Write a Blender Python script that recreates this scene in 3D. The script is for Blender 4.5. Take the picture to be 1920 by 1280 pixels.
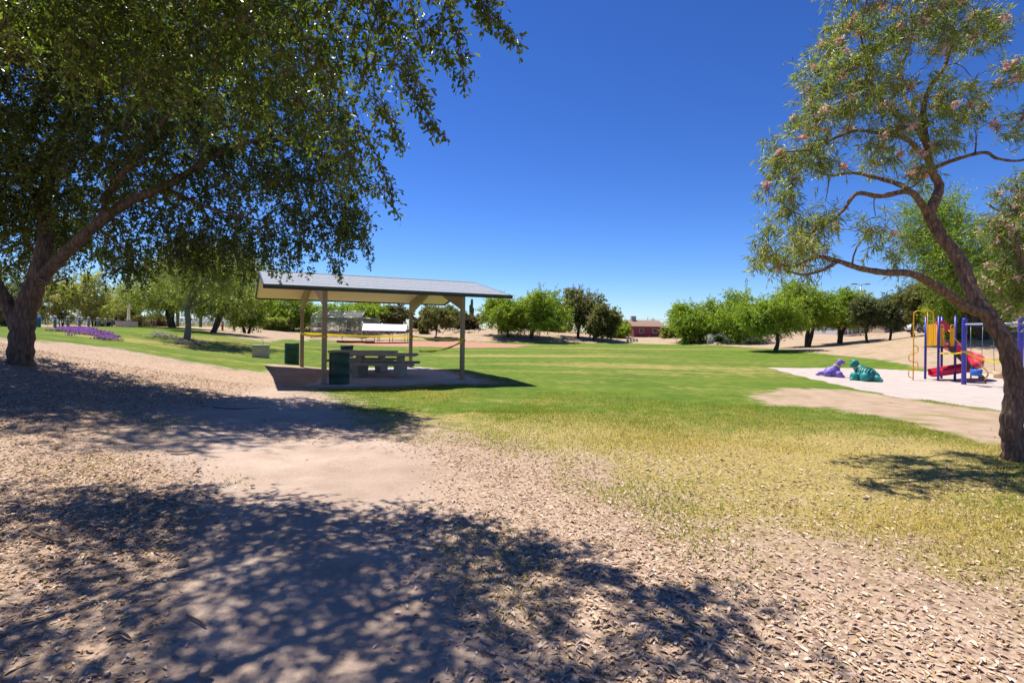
import bpy, bmesh, math, random
import numpy as np
from mathutils import Vector, Matrix
R = math.radians
for o in list(bpy.data.objects): bpy.data.objects.remove(o)
scene = bpy.context.scene
COL = scene.collection

# ------------------------------------------------------------------ camera
FPX, CAMH, HOR, ROLL = 1000.0, 1.66, 619.0, 0.012      # focal length in photo pixels, eye height, horizon row, roll
cam = bpy.data.cameras.new('camera'); camo = bpy.data.objects.new('camera', cam); COL.objects.link(camo)
camo.matrix_world = Matrix.Translation((0, 0, CAMH)) @ Matrix.Rotation(R(90), 4, 'X') @ Matrix.Rotation(ROLL, 4, 'Z')
cam.sensor_width = 36; cam.lens = 36 * FPX / 1920; cam.shift_y = -(640 - HOR) / 1920
cam.clip_start = 0.05; cam.clip_end = 9000
scene.camera = camo
# ------------------------------------------------------------------ sky, sun, exposure
SUN = Vector((-0.80, 0.85, 2.75)).normalized()
world = bpy.data.worlds.new('World'); scene.world = world; world.use_nodes = True
wn = world.node_tree; bg = wn.nodes['Background']
sky = wn.nodes.new('ShaderNodeTexSky'); sky.sky_type = 'NISHITA'; sky.sun_disc = False
sky.sun_elevation = math.asin(SUN.z); sky.sun_rotation = math.atan2(SUN.x, SUN.y)
sky.altitude = 800; sky.air_density = 1.0; sky.dust_density = 0.1; sky.ozone_density = 4.0
hs = wn.nodes.new('ShaderNodeHueSaturation'); hs.inputs['Saturation'].default_value = 1.12
def vmul(src, k):
    v = wn.nodes.new('ShaderNodeVectorMath'); v.operation = 'MULTIPLY'; v.inputs[1].default_value = k; wn.links.new(src, v.inputs[0]); return v.outputs[0]
gm = wn.nodes.new('ShaderNodeGamma'); gm.inputs['Gamma'].default_value = 1.36          # deep clear-air blue overhead
wn.links.new(sky.outputs[0], hs.inputs['Color']); wn.links.new(vmul(hs.outputs[0], (.144,) * 3), gm.inputs['Color'])
wn.links.new(vmul(gm.outputs[0], (6.3, 6.95, 9.0)), bg.inputs['Color'])
bg.inputs['Strength'].default_value = 0.08
sl = bpy.data.lights.new('sun', 'SUN'); so = bpy.data.objects.new('sun', sl); COL.objects.link(so)
sl.energy = 5.0; sl.angle = R(0.53); sl.color = (1.0, 0.95, 0.87)
so.rotation_euler = SUN.to_track_quat('Z', 'Y').to_euler(); so.location = (0, 0, 60)
scene.view_settings.view_transform = 'Standard'; scene.view_settings.look = 'None'
scene.view_settings.exposure = 0.6; scene.view_settings.gamma = 1.0
scene.render.engine = 'CYCLES'

# ------------------------------------------------------------------ helpers: projection
cR, sR = math.cos(ROLL), math.sin(ROLL)
def ray(px, py):
    dx, dy = px - 960, py - HOR
    return (dx * cR + dy * sR) / FPX, -(-dx * sR + dy * cR) / FPX
def P(px, py, d):
    a, b = ray(px, py); return Vector((a * d, d, CAMH + b * d))

# ------------------------------------------------------------------ terrain
ctrl = []
for px, py, d in [(40,688,11.5),(200,645,18),(0,628,16),(103,614,45),(222,614,60),(350,636,33),(325,613,52),(395,623,46),
                  (450,623,52),(540,640,58),(540,623,70),(585,638,72),(1000,642,75),(1000,623,86),(800,622,86),(1200,643,78),(1330,648,66),
                  (1452,658,45),(1599,669,38),(1650,641,50),(1560,637,62),(1740,626,48),(1900,602,42),(1880,655,31),
                  (1400,650,60),(1250,636,100)]:
    ctrl.append(tuple(P(px, py, d)))
ctrl += [(0,0,0),(-3,3,0),(3,3,0),(3,-6,0),(-3,-6,.2),(9,-6,0),(-5.2,5.5,.12),(-9,3,.7),(-12,-4,1.1),(-15,10,1.55),(-5.4,15,0),(-1.6,18,0),(-8.4,23,.02),(-4.4,24,0),
         (6.7,7.1,0),(10,9,-.05),(-13.5,28.5,0.02),(5,30,-.02),(0,45,0),(8,14,-.08),(12,29,-.2),(18.8,23.6,-.37),(18,21,-.36),(14,18,-.3),(21,21,-.36),(16,24,-.35),(15.5,23.8,-.35),
         (22,30,.1),(28,24,.3),(16,10,0),(25,10,.2),(12,45,0.02),(-12,50,.02),(0,60,0),
         (-60,30,1.7),(-60,100,1.6),(-30,20,1.75),(-30,-10,1.7),(0,125,1.4),(50,125,1.5),(65,70,3.2),(65,20,3),(45,0,1.6),(-25,90,1.4),(0,-25,.4),(30,85,1.2)]
CP = np.array(ctrl, float)
def _U(r2): return 0.5 * r2 * np.log(r2 + 1e-9)
NC = len(CP); _d2 = ((CP[:, None, :2] - CP[None, :, :2]) ** 2).sum(-1)
_A = np.zeros((NC + 3, NC + 3)); _A[:NC, :NC] = _U(_d2) + np.eye(NC) * 6.0
_A[:NC, NC] = 1; _A[:NC, NC + 1:] = CP[:, :2]; _A[NC, :NC] = 1; _A[NC + 1:, :NC] = CP[:, :2].T
_w = np.linalg.solve(_A, np.r_[CP[:, 2], 0, 0, 0])
def hgrid(x, y):
    x = np.asarray(x, float); y = np.asarray(y, float)
    xc = np.clip(x, -62, 66); yc = np.clip(y, -24, 126)
    z = np.full(x.shape, _w[NC]) + _w[NC + 1] * xc + _w[NC + 2] * yc
    for i in range(NC): z = z + _w[i] * _U((xc - CP[i, 0]) ** 2 + (yc - CP[i, 1]) ** 2)
    out = np.hypot(x - xc, y - yc); f = np.clip(out / 150, 0, 1); f = f * f * (3 - 2 * f)
    return z * (1 - f) + 1.35 * f
def h(x, y): return float(hgrid(np.array([x]), np.array([y]))[0])
def GP(px, py):
    a, b = ray(px, py); d = np.concatenate([np.arange(1.5, 40, .05), np.arange(40, 160, .25)])
    s = CAMH + b * d - hgrid(a * d, d); k = np.where(s < 0)[0]
    dd = d[k[0]] if len(k) else 150.0
    return Vector((a * dd, dd, h(a * dd, dd)))
def G(px, d):
    x = (px - 960) * cR / FPX * d
    for _ in range(3):
        z = h(x, d); yd = (CAMH - z) / d * FPX
        x = ((px - 960) + yd * sR) / FPX * d
    return Vector((x, d, h(x, d)))

# ------------------------------------------------------------------ helpers: materials
def mat(name, col, rough=.7, var=.12, scale=6.0, bump=0.0, bscale=40.0, metal=0.0, spec=.4):
    m = bpy.data.materials.new(name); m.use_nodes = True; n = m.node_tree; b = n.nodes['Principled BSDF']
    b.inputs['Roughness'].default_value = rough; b.inputs['Metallic'].default_value = metal
    b.inputs['Specular IOR Level'].default_value = spec
    tc = n.nodes.new('ShaderNodeTexCoord')
    no = n.nodes.new('ShaderNodeTexNoise'); no.inputs['Scale'].default_value = scale; no.inputs['Detail'].default_value = 6
    n.links.new(tc.outputs['Object'], no.inputs['Vector'])
    mx = n.nodes.new('ShaderNodeMix'); mx.data_type = 'RGBA'
    mx.inputs[6].default_value = (*[max(0, c * (1 - var * 1.6)) for c in col], 1)
    mx.inputs[7].default_value = (*[min(1, c * (1 + var * 1.6)) for c in col], 1)
    n.links.new(no.outputs['Fac'], mx.inputs[0]); n.links.new(mx.outputs[2], b.inputs['Base Color'])
    if bump:
        n2 = n.nodes.new('ShaderNodeTexNoise'); n2.inputs['Scale'].default_value = bscale; n2.inputs['Detail'].default_value = 5
        n.links.new(tc.outputs['Object'], n2.inputs['Vector'])
        bp = n.nodes.new('ShaderNodeBump'); bp.inputs['Strength'].default_value = bump; bp.inputs['Distance'].default_value = .02
        n.links.new(n2.outputs['Fac'], bp.inputs['Height']); n.links.new(bp.outputs[0], b.inputs['Normal'])
    return m
def leafmat(name, trans=.4, rough=.36, spec=.5):
    m = bpy.data.materials.new(name); m.use_nodes = True; n = m.node_tree; b = n.nodes['Principled BSDF']
    a = n.nodes.new('ShaderNodeAttribute'); a.attribute_name = 'col'
    n.links.new(a.outputs['Color'], b.inputs['Base Color']); b.inputs['Roughness'].default_value = rough
    b.inputs['Specular IOR Level'].default_value = spec
    if trans:
        t = n.nodes.new('ShaderNodeBsdfTranslucent')
        g = n.nodes.new('ShaderNodeMix'); g.data_type = 'RGBA'; g.blend_type = 'MULTIPLY'; g.inputs[0].default_value = 1
        g.inputs[7].default_value = (1.25, 1.3, .55, 1); n.links.new(a.outputs['Color'], g.inputs[6]); n.links.new(g.outputs[2], t.inputs['Color'])
        mx = n.nodes.new('ShaderNodeMixShader'); mx.inputs[0].default_value = trans
        n.links.new(b.outputs[0], mx.inputs[1]); n.links.new(t.outputs[0], mx.inputs[2])
        n.links.new(mx.outputs[0], n.nodes['Material Output'].inputs['Surface'])
    return m
def barkmat(name, c1, c2, sc=9):
    m = bpy.data.materials.new(name); m.use_nodes = True; n = m.node_tree; b = n.nodes['Principled BSDF']
    tc = n.nodes.new('ShaderNodeTexCoord'); mp = n.nodes.new('ShaderNodeMapping'); mp.inputs['Scale'].default_value = (1, 1, .22)
    n.links.new(tc.outputs['Object'], mp.inputs['Vector'])
    no = n.nodes.new('ShaderNodeTexNoise'); no.inputs['Scale'].default_value = sc * 2; no.inputs['Detail'].default_value = 8; no.inputs['Roughness'].default_value = .7
    vo = n.nodes.new('ShaderNodeTexVoronoi'); vo.feature = 'DISTANCE_TO_EDGE'; vo.inputs['Scale'].default_value = sc * 3
    n.links.new(mp.outputs[0], no.inputs['Vector']); n.links.new(mp.outputs[0], vo.inputs['Vector'])
    ad = n.nodes.new('ShaderNodeMath'); ad.operation = 'MULTIPLY_ADD'; ad.inputs[1].default_value = .9; n.links.new(vo.outputs['Distance'], ad.inputs[0]); n.links.new(no.outputs['Fac'], ad.inputs[2])
    rp = n.nodes.new('ShaderNodeValToRGB'); rp.color_ramp.elements[0].position = .35; rp.color_ramp.elements[1].position = .8
    rp.color_ramp.elements[0].color = (*c1, 1); rp.color_ramp.elements[1].color = (*c2, 1)
    n.links.new(ad.outputs[0], rp.inputs[0]); n.links.new(rp.outputs[0], b.inputs['Base Color']); b.inputs['Roughness'].default_value = .9
    bp = n.nodes.new('ShaderNodeBump'); bp.inputs['Strength'].default_value = .9; bp.inputs['Distance'].default_value = .025
    n.links.new(ad.outputs[0], bp.inputs['Height']); n.links.new(bp.outputs[0], b.inputs['Normal'])
    return m
M = {}
M['bark_oak'] = barkmat('bark_oak', (.035, .022, .014), (.17, .115, .08), 5)
M['bark_willow'] = barkmat('bark_willow', (.045, .027, .018), (.25, .155, .105), 7)
M['bark_grey'] = barkmat('bark_grey', (.09, .075, .065), (.28, .24, .2), 6)
M['bark_far'] = barkmat('bark_far', (.03, .022, .016), (.10, .075, .055), 4)
M['leaf'] = leafmat('leaf', .5)
M['petal'] = leafmat('petal', .3, .7, .2)
M['litter'] = leafmat('litter', 0, .75, .2)
M['blade'] = leafmat('blade', .5, .6, .2)

# ------------------------------------------------------------------ helpers: objects
def tag(o, label=None, cat=None, group=None, kind=None):
    if label: o['label'] = label
    if cat: o['category'] = cat
    if group: o['group'] = group
    if kind: o['kind'] = kind
    return o
def empty(name, loc, rz=0, label=None, cat=None, group=None):
    o = bpy.data.objects.new(name, None); COL.objects.link(o); o.location = loc; o.rotation_euler = (0, 0, rz)
    o.empty_display_size = .2
    return tag(o, label, cat, group)
def link(name, me, m=None, parent=None, loc=None):
    o = bpy.data.objects.new(name, me); COL.objects.link(o)
    if m is not None and not me.materials: me.materials.append(m if not isinstance(m, str) else M[m])
    if parent: o.parent = parent
    if loc is not None: o.location = loc
    return o
def npmesh(name, verts, faces, col=None, smooth=False):
    """faces: list of (n,k) int arrays"""
    me = bpy.data.meshes.new(name); verts = np.asarray(verts, np.float32)
    me.vertices.add(len(verts)); me.vertices.foreach_set('co', verts.ravel())
    idx = np.concatenate([f.ravel() for f in faces]).astype(np.int32)
    tot = np.concatenate([np.full(len(f), f.shape[1]) for f in faces]).astype(np.int32)
    st = np.r_[0, np.cumsum(tot)[:-1]].astype(np.int32)
    me.loops.add(len(idx)); me.loops.foreach_set('vertex_index', idx)
    me.polygons.add(len(tot)); me.polygons.foreach_set('loop_start', st); me.polygons.foreach_set('loop_total', tot)
    if smooth: me.polygons.foreach_set('use_smooth', np.ones(len(tot), bool))
    if col is not None:
        a = me.attributes.new('col', 'FLOAT_COLOR', 'POINT')
        a.data.foreach_set('color', np.c_[col, np.ones(len(col))].astype(np.float32).ravel())
    me.update(calc_edges=True); return me
def bm2(name, bm, m, parent=None, smooth=False, loc=None):
    me = bpy.data.meshes.new(name); bm.normal_update(); bm.to_mesh(me); bm.free()
    if smooth:
        for p in me.polygons: p.use_smooth = True
    return link(name, me, m, parent, loc)
def box(bm, c, s, rot=None, bev=0):
    r = bmesh.ops.create_cube(bm, size=1); vs = r['verts']
    bmesh.ops.scale(bm, vec=s, verts=vs)
    if bev:
        es = list({e for v in vs for e in v.link_edges})
        q = bmesh.ops.bevel(bm, geom=es, offset=bev, segments=2, affect='EDGES'); vs = list({v for f in q['faces'] for v in f.verts} | {v for v in vs if v.is_valid})
    if rot is not None: bmesh.ops.rotate(bm, cent=(0, 0, 0), matrix=rot, verts=vs)
    bmesh.ops.translate(bm, vec=c, verts=vs); return vs
def boxo(name, c, s, m, parent, bev=0, rot=None):
    bm = bmesh.new(); box(bm, c, s, rot, bev); return bm2(name, bm, m, parent)
def ring_tube(bm, pts, rad, n=8, cap=True, squash=None):
    pts = [Vector(p) for p in pts]; rings = []
    if not hasattr(rad, '__len__'): rad = [rad] * len(pts)
    t0 = (pts[1] - pts[0]).normalized(); up = Vector((0, 0, 1)) if abs(t0.z) < .9 else Vector((1, 0, 0))
    a = None
    for i, p in enumerate(pts):
        t = (pts[min(i + 1, len(pts) - 1)] - pts[max(i - 1, 0)]).normalized()
        a = (a - t * a.dot(t)).normalized() if a is not None else t.cross(up).normalized()
        b = t.cross(a)
        rings.append([bm.verts.new(p + (a * math.cos(k * 2 * math.pi / n) + b * math.sin(k * 2 * math.pi / n)) * rad[i]) for k in range(n)])
    for i in range(len(rings) - 1):
        for k in range(n): bm.faces.new((rings[i][k], rings[i][(k + 1) % n], rings[i + 1][(k + 1) % n], rings[i + 1][k]))
    if cap: bm.faces.new(rings[0][::-1]); bm.faces.new(rings[-1])
def tubeo(name, pts, rad, m, parent, n=8):
    bm = bmesh.new(); ring_tube(bm, pts, rad, n); return bm2(name, bm, m, parent, smooth=True)
def catmull(pts, per=6):
    p = [Vector(q) for q in pts]; p = [p[0] * 2 - p[1]] + p + [p[-1] * 2 - p[-2]]; out = []
    for i in range(1, len(p) - 2):
        for k in range(per):
            t = k / per; a, b, c, d = p[i - 1], p[i], p[i + 1], p[i + 2]
            out.append(.5 * ((2 * b) + (c - a) * t + (2 * a - 5 * b + 4 * c - d) * t * t + (3 * b - a - 3 * c + d) * t ** 3))
    out.append(p[-2]); return out

# ------------------------------------------------------------------ ground sheet
def axis(segs, lo, hi):
    """segs: (start, end, step) fine spans in order; grows outwards"""
    v = []
    for a, b, s in segs: v += list(np.arange(a, b, s))
    s = segs[0][2]; x = v[0]; pre = []
    while x > lo: s *= 1.16; x -= s; pre.append(x)
    s = segs[-1][2]; x = v[-1]; post = []
    while x < hi: s *= 1.10; x += s; post.append(x)
    return np.array(pre[::-1] + v + post)
gx = axis([(-30, -10, .35), (-10, 9, .1), (9, 32, .3)], -2500, 2500)
gy = axis([(-2, 1.5, .3), (1.5, 13, .085), (13, 40, .22), (40, 100, .6)], -40, 5000)
GX, GY = np.meshgrid(gx, gy); GZ = hgrid(GX, GY)
rs = np.random.RandomState(4)
near = np.clip((40 - GY) / 30, 0, 1)
for k in range(26):
    f = rs.uniform(.7, 7); a = rs.uniform(0, 6.28)
    GZ = GZ + near * .011 / (f ** .8) * np.sin(f * (GX * math.cos(a) + GY * math.sin(a)) + rs.uniform(0, 6.28))
GZ = GZ + near * rs.normal(0, .0025, GZ.shape)
def poly(pts):
    out = []
    for p in pts:
        out.append((p[1], p[2]) if p[0] == 'w' else tuple(GP(*p)[:2]))
    return np.array(out)
def sdist(pl, X, Y):
    """signed distance, positive inside"""
    d = np.full(X.shape, 1e9); ins = np.zeros(X.shape, bool); n = len(pl)
    for i in range(n):
        ax, ay = pl[i]; bx, by = pl[(i + 1) % n]; ex, ey = bx - ax, by - ay
        t = np.clip(((X - ax) * ex + (Y - ay) * ey) / (ex * ex + ey * ey + 1e-9), 0, 1)
        d = np.minimum(d, (X - ax - t * ex) ** 2 + (Y - ay - t * ey) ** 2)
        c = ((ay > Y) != (by > Y)); ins ^= c & (X < (bx - ax) * (Y - ay) / (by - ay + 1e-12) + ax)
    d = np.sqrt(d); return np.where(ins, d, -d)
def ss(a, b, x): t = np.clip((x - a) / (b - a), 0, 1); return t * t * (3 - 2 * t)
PL = dict(
 dirt=poly([(0,634),(120,644),(200,652),(330,676),(420,692),(505,700),(545,697),(577,728),(620,752),(650,790),(760,822),(880,850),(1020,885),(1050,935),(1230,1020),(1500,1060),(1750,1120),(2000,1180),('w',14,1.5),('w',14,-20),('w',-30,-20),('w',-30,14)]),
 sand=poly([(1439,689),(1560,689),(1650,692),(1748,697),(1860,700),('w',27,25),('w',27,17),(1930,778),(1774,755),(1661,740),(1588,725),(1549,716)]),
 bare=poly([(1390,742),(1460,727),(1590,730),(1780,758),(1960,780),(2000,830),(1850,838),(1700,796),(1560,768),(1420,756)]),
 slope=poly([(1440,653),(1520,661),(1600,668),(1680,680),(1748,694),(1870,700),('w',30,26),('w',80,20),('w',90,110),('w',40,100),('w',26,64)]),
 infield=poly([(600,641),(700,638),(900,641),(1012,647),(965,651),(850,652),(740,649),(640,645)]),
 berm=poly([(505,641),(590,637),(760,636),(900,640),(1050,642.5),(1200,644),(1300,646),(1400,649),('w',28,75),('w',90,110),('w',90,400),('w',-200,400),('w',-200,48),('w',-38,44),(325,613),(395,624),(450,634)]))
MK = {k: sdist(v, GX, GY) for k, v in PL.items()}
slabC = np.array([-4.78, 18.71]); TH = .479
u2 = np.array([math.cos(TH), math.sin(TH)]); v2 = np.array([-math.sin(TH), math.cos(TH)])
g_dirt = np.where(GX > -2.0, ss(-3.4, 1.8, MK['dirt']), ss(-1.6, 1.2, MK['dirt']))
g_sand = ss(-.12, .12, MK['sand'])
g_bare = np.maximum(ss(-.8, 1.2, MK['bare']), np.maximum(ss(-1.2, 1.2, MK['slope']), ss(-1.0, 1.0, MK['berm'])))
lu = (GX - slabC[0]) * u2[0] + (GY - slabC[1]) * u2[1]; lv = (GX - slabC[0]) * v2[0] + (GY - slabC[1]) * v2[1]
worn = ss(1.1, -.3, np.maximum(np.abs(lu) - 3.0, np.abs(lv) - 3.2)) * .8
g_bare = np.maximum(g_bare, worn * (GX < 0))
g_inf = ss(-.8, .8, MK['infield'])
g_dry = ss(15, 6.5, GY + .15 * np.abs(GX - 1)) * .85
shallow = np.exp(-((GX - 9) / 7) ** 2 - ((GY - 27) / 3.0) ** 2) * .55 + np.exp(-((GX - 2) / 9) ** 2 - ((GY - 36) / 2.2) ** 2) * .55 + np.exp(-((GX - 14) / 12) ** 2 - ((GY - 52) / 3.5) ** 2) * .6
shallow += np.exp(-((GX + 20) / 5) ** 2 - ((GY - 31) / 5) ** 2) * .35
g_dry = np.clip(g_dry + shallow, 0, 1)
g_lit = np.clip(ss(-2.5, .8, MK['dirt']) * ss(-1.5, 1.5, GX + .25 * GY - .6) + ss(-.5, 1.0, MK['dirt']) * np.maximum(ss(-3.2, -5.2, GX + .15 * GY), ss(-.5, -.72, GX / np.maximum(GY, .5)) * ss(7.5, 5.5, GY) * (GY > 0)), 0, 1)
ny, nx = GX.shape; ii = np.arange(ny * nx).reshape(ny, nx)
gf = np.stack([ii[:-1, :-1], ii[:-1, 1:], ii[1:, 1:], ii[1:, :-1]], -1).reshape(-1, 4)
gme = npmesh('ground', np.stack([GX, GY, GZ], -1).reshape(-1, 3), [gf], smooth=True)
for nm, a in (('dirt', g_dirt), ('sand', g_sand), ('bare', g_bare), ('infield', g_inf), ('dry', g_dry), ('lit', g_lit)):
    at = gme.attributes.new(nm, 'FLOAT', 'POINT'); at.data.foreach_set('value', a.astype(np.float32).ravel())

def ground_material():
    m = bpy.data.materials.new('park_ground'); m.use_nodes = True; n = m.node_tree; L = n.links; b = n.nodes['Principled BSDF']
    b.inputs['Roughness'].default_value = .95; b.inputs['Specular IOR Level'].default_value = .12
    geo = n.nodes.new('ShaderNodeNewGeometry')
    def noise(s, det=4, rough=.55, sc=None):
        x = n.nodes.new('ShaderNodeTexNoise'); x.inputs['Scale'].default_value = s; x.inputs['Detail'].default_value = det; x.inputs['Roughness'].default_value = rough
        if sc:
            mp = n.nodes.new('ShaderNodeMapping'); mp.inputs['Scale'].default_value = sc; L.new(geo.outputs['Position'], mp.inputs[0]); L.new(mp.outputs[0], x.inputs['Vector'])
        else: L.new(geo.outputs['Position'], x.inputs['Vector'])
        return x.outputs['Fac']
    def attr(k): a = n.nodes.new('ShaderNodeAttribute'); a.attribute_name = k; return a.outputs['Fac']
    def math_(op, a, c, d=None):
        x = n.nodes.new('ShaderNodeMath'); x.operation = op
        for i, v in enumerate((a, c, d)):
            if v is None: continue
            if isinstance(v, (int, float)): x.inputs[i].default_value = v
            else: L.new(v, x.inputs[i])
        return x.outputs[0]
    def ramp(f, stops):
        r = n.nodes.new('ShaderNodeValToRGB'); e = r.color_ramp.elements
        while len(e) < len(stops): e.new(.5)
        for i, (p, c) in enumerate(stops): e[i].position = p; e[i].color = (*c, 1)
        L.new(f, r.inputs[0]); return r.outputs[0]
    def mix(f, a, c):
        x = n.nodes.new('ShaderNodeMix'); x.data_type = 'RGBA'
        if isinstance(f, (int, float)): x.inputs[0].default_value = f
        else: L.new(f, x.inputs[0])
        L.new(a, x.inputs[6]); L.new(c, x.inputs[7]); return x.outputs[2]
    def edge(a, nz, amt, lo, hi):
        """mask with ragged edge"""
        v = math_('MULTIPLY_ADD', math_('SUBTRACT', nz, .5), amt, a)
        r = n.nodes.new('ShaderNodeMapRange'); r.interpolation_type = 'SMOOTHSTEP'; r.inputs[1].default_value = lo; r.inputs[2].default_value = hi
        L.new(v, r.inputs[0]); return r.outputs[0]
    n_big = noise(.35, 5); n_mid = noise(2.2, 6, .6); n_fine = noise(28, 6, .7); n_grain = noise(140, 3, .7)
    n_str = noise(.22, 5, .6, (.35, 1.6, 1))
    green = ramp(math_('MULTIPLY_ADD', n_mid, .55, math_('MULTIPLY', n_big, .45)), [(.33, (.07, .13, .012)), (.5, (.115, .175, .02)), (.66, (.19, .22, .035))])
    dry = ramp(n_fine, [(.25, (.20, .16, .045)), (.5, (.36, .28, .10)), (.75, (.52, .40, .19))])
    blades = ramp(math_('MULTIPLY_ADD', n_grain, .5, math_('MULTIPLY', n_fine, .5)), [(.36, (.42, .45, .4)), (.62, (1.4, 1.35, 1.25))])
    dryf = edge(attr('dry'), math_('MULTIPLY_ADD', n_str, .75, math_('MULTIPLY', n_mid, .35)), 3.2, .22, .95)
    grass = mix(dryf, green, dry)
    mul = n.nodes.new('ShaderNodeMix'); mul.data_type = 'RGBA'; mul.blend_type = 'MULTIPLY'; mul.inputs[0].default_value = .8
    L.new(grass, mul.inputs[6]); L.new(blades, mul.inputs[7]); grass = mul.outputs[2]
    dirt_lo = ramp(n_fine, [(.22, (.26, .175, .125)), (.45, (.46, .345, .265)), (.75, (.60, .475, .385))])
    dirt_hi = ramp(n_mid, [(.3, (.38, .265, .195)), (.7, (.58, .455, .365))])
    dirt = mix(.5, dirt_lo, dirt_hi)
    # scattered leaf chips too small to model
    vo = n.nodes.new('ShaderNodeTexVoronoi'); vo.inputs['Scale'].default_value = 38; vo.inputs['Randomness'].default_value = 1
    L.new(geo.outputs['Position'], vo.inputs['Vector'])
    chipc = ramp(vo.outputs['Color'], [(.15, (.16, .09, .055)), (.4, (.36, .235, .15)), (.7, (.52, .37, .25)), (.95, (.62, .48, .35))])
    litf = edge(attr('lit'), n_mid, 1.1, .25, .8)
    big = ramp(n_big, [(.35, (.78, .76, .74)), (.62, (1.06, 1.06, 1.06))]); mb = n.nodes.new('ShaderNodeMix'); mb.data_type = 'RGBA'; mb.blend_type = 'MULTIPLY'; mb.inputs[0].default_value = 1
    L.new(dirt, mb.inputs[6]); L.new(big, mb.inputs[7]); dirt = mb.outputs[2]
    dirt = mix(math_('MULTIPLY', litf, .6), dirt, chipc)
    bare = ramp(n_mid, [(.2, (.30, .205, .13)), (.5, (.40, .29, .20)), (.8, (.47, .36, .26))])
    tuft = ramp(n_fine, [(.3, (.20, .18, .06)), (.7, (.34, .27, .13))])
    bare = mix(edge(noise(.5, 6, .65), n_fine, .3, .52, .66), bare, tuft)
    sand = ramp(math_('MULTIPLY_ADD', n_fine, .5, math_('MULTIPLY', n_mid, .5)), [(.3, (.36, .30, .26)), (.5, (.475, .405, .36)), (.7, (.52, .45, .41))])
    inf = ramp(n_mid, [(.3, (.36, .18, .12)), (.7, (.45, .25, .18))])
    c = mix(edge(attr('dirt'), math_('MULTIPLY_ADD', n_fine, .5, math_('MULTIPLY', n_mid, .5)), 2.3, .25, .75), grass, dirt)
    c = mix(edge(attr('bare'), n_mid, .9, .3, .7), c, bare)
    c = mix(edge(attr('infield'), n_mid, .4, .35, .65), c, inf)
    c = mix(edge(attr('sand'), n_fine, .5, .4, .6), c, sand)
    L.new(c, b.inputs['Base Color'])
    hgt = math_('MULTIPLY_ADD', n_fine, .7, math_('MULTIPLY', n_grain, .35))
    bp = n.nodes.new('ShaderNodeBump'); bp.inputs['Strength'].default_value = .75; bp.inputs['Distance'].default_value = .03
    L.new(hgt, bp.inputs['Height']); L.new(bp.outputs[0], b.inputs['Normal'])
    return m
M['ground'] = ground_material()
tag(link('ground', gme, 'ground'), kind='structure')

# distant hills
rs = np.random.RandomState(8)
def hill_range(y0, xs, hts, name):
    xs = np.array(xs); vs = []; fs = []
    X = np.linspace(xs[0], xs[-1], 90); H = np.interp(X, xs, hts) + rs.normal(0, 2.5, 90)
    prof = [(0, 0), (.4, .45), (.8, .85), (1, 1), (1.4, .6), (2, 0)]
    for i in range(90):
        for t, k in prof: vs.append((X[i], y0 + t * 350 + rs.normal(0, 12), 1 + k * H[i]))
    q = np.arange(90 * 6).reshape(90, 6); fs = np.stack([q[:-1, :-1], q[1:, :-1], q[1:, 1:], q[:-1, 1:]], -1).reshape(-1, 4)
    tag(link(name, npmesh(name, vs, [fs], smooth=True), M['hill']), kind='structure')
M['hill'] = mat('hill', (.16, .17, .19), .95, .2, .01)  # blue-grey of distance haze put into the base colour of olive-brown hills
hill_range(2600, [-3200, -2200, -1800, -1500, -1100, -600], [0, 60, 42, 55, 30, 0], 'hills')

# ------------------------------------------------------------------ grass blades and leaf litter (uncountable)
def maskat(a, x, y):
    ix = np.clip(np.searchsorted(gx, x) - 1, 0, nx - 2); iy = np.clip(np.searchsorted(gy, y) - 1, 0, ny - 2); return a[iy, ix]
def zat(x, y):
    ix = np.clip(np.searchsorted(gx, x) - 1, 0, nx - 2); iy = np.clip(np.searchsorted(gy, y) - 1, 0, ny - 2)
    tx = (x - gx[ix]) / (gx[ix + 1] - gx[ix]); ty = (y - gy[iy]) / (gy[iy + 1] - gy[iy])
    return (GZ[iy, ix] * (1 - tx) + GZ[iy, ix + 1] * tx) * (1 - ty) + (GZ[iy + 1, ix] * (1 - tx) + GZ[iy + 1, ix + 1] * tx) * ty
def nz2(x, y, f, seed):
    r = np.random.RandomState(seed); s = 0
    for k in range(10):
        a = r.uniform(0, 6.28); g = f * r.uniform(.5, 2); s = s + np.sin(g * (x * math.cos(a) + y * math.sin(a)) + r.uniform(0, 6.28))
    return s / 3.2
def wedge(n, d0, d1, rng, marg=.1):
    d = d0 + (d1 - d0) * rng.rand(n) ** 1.0; x = (rng.rand(n) * (1.92 + 2 * marg) - .96 - marg) * d; return x, d
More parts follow.
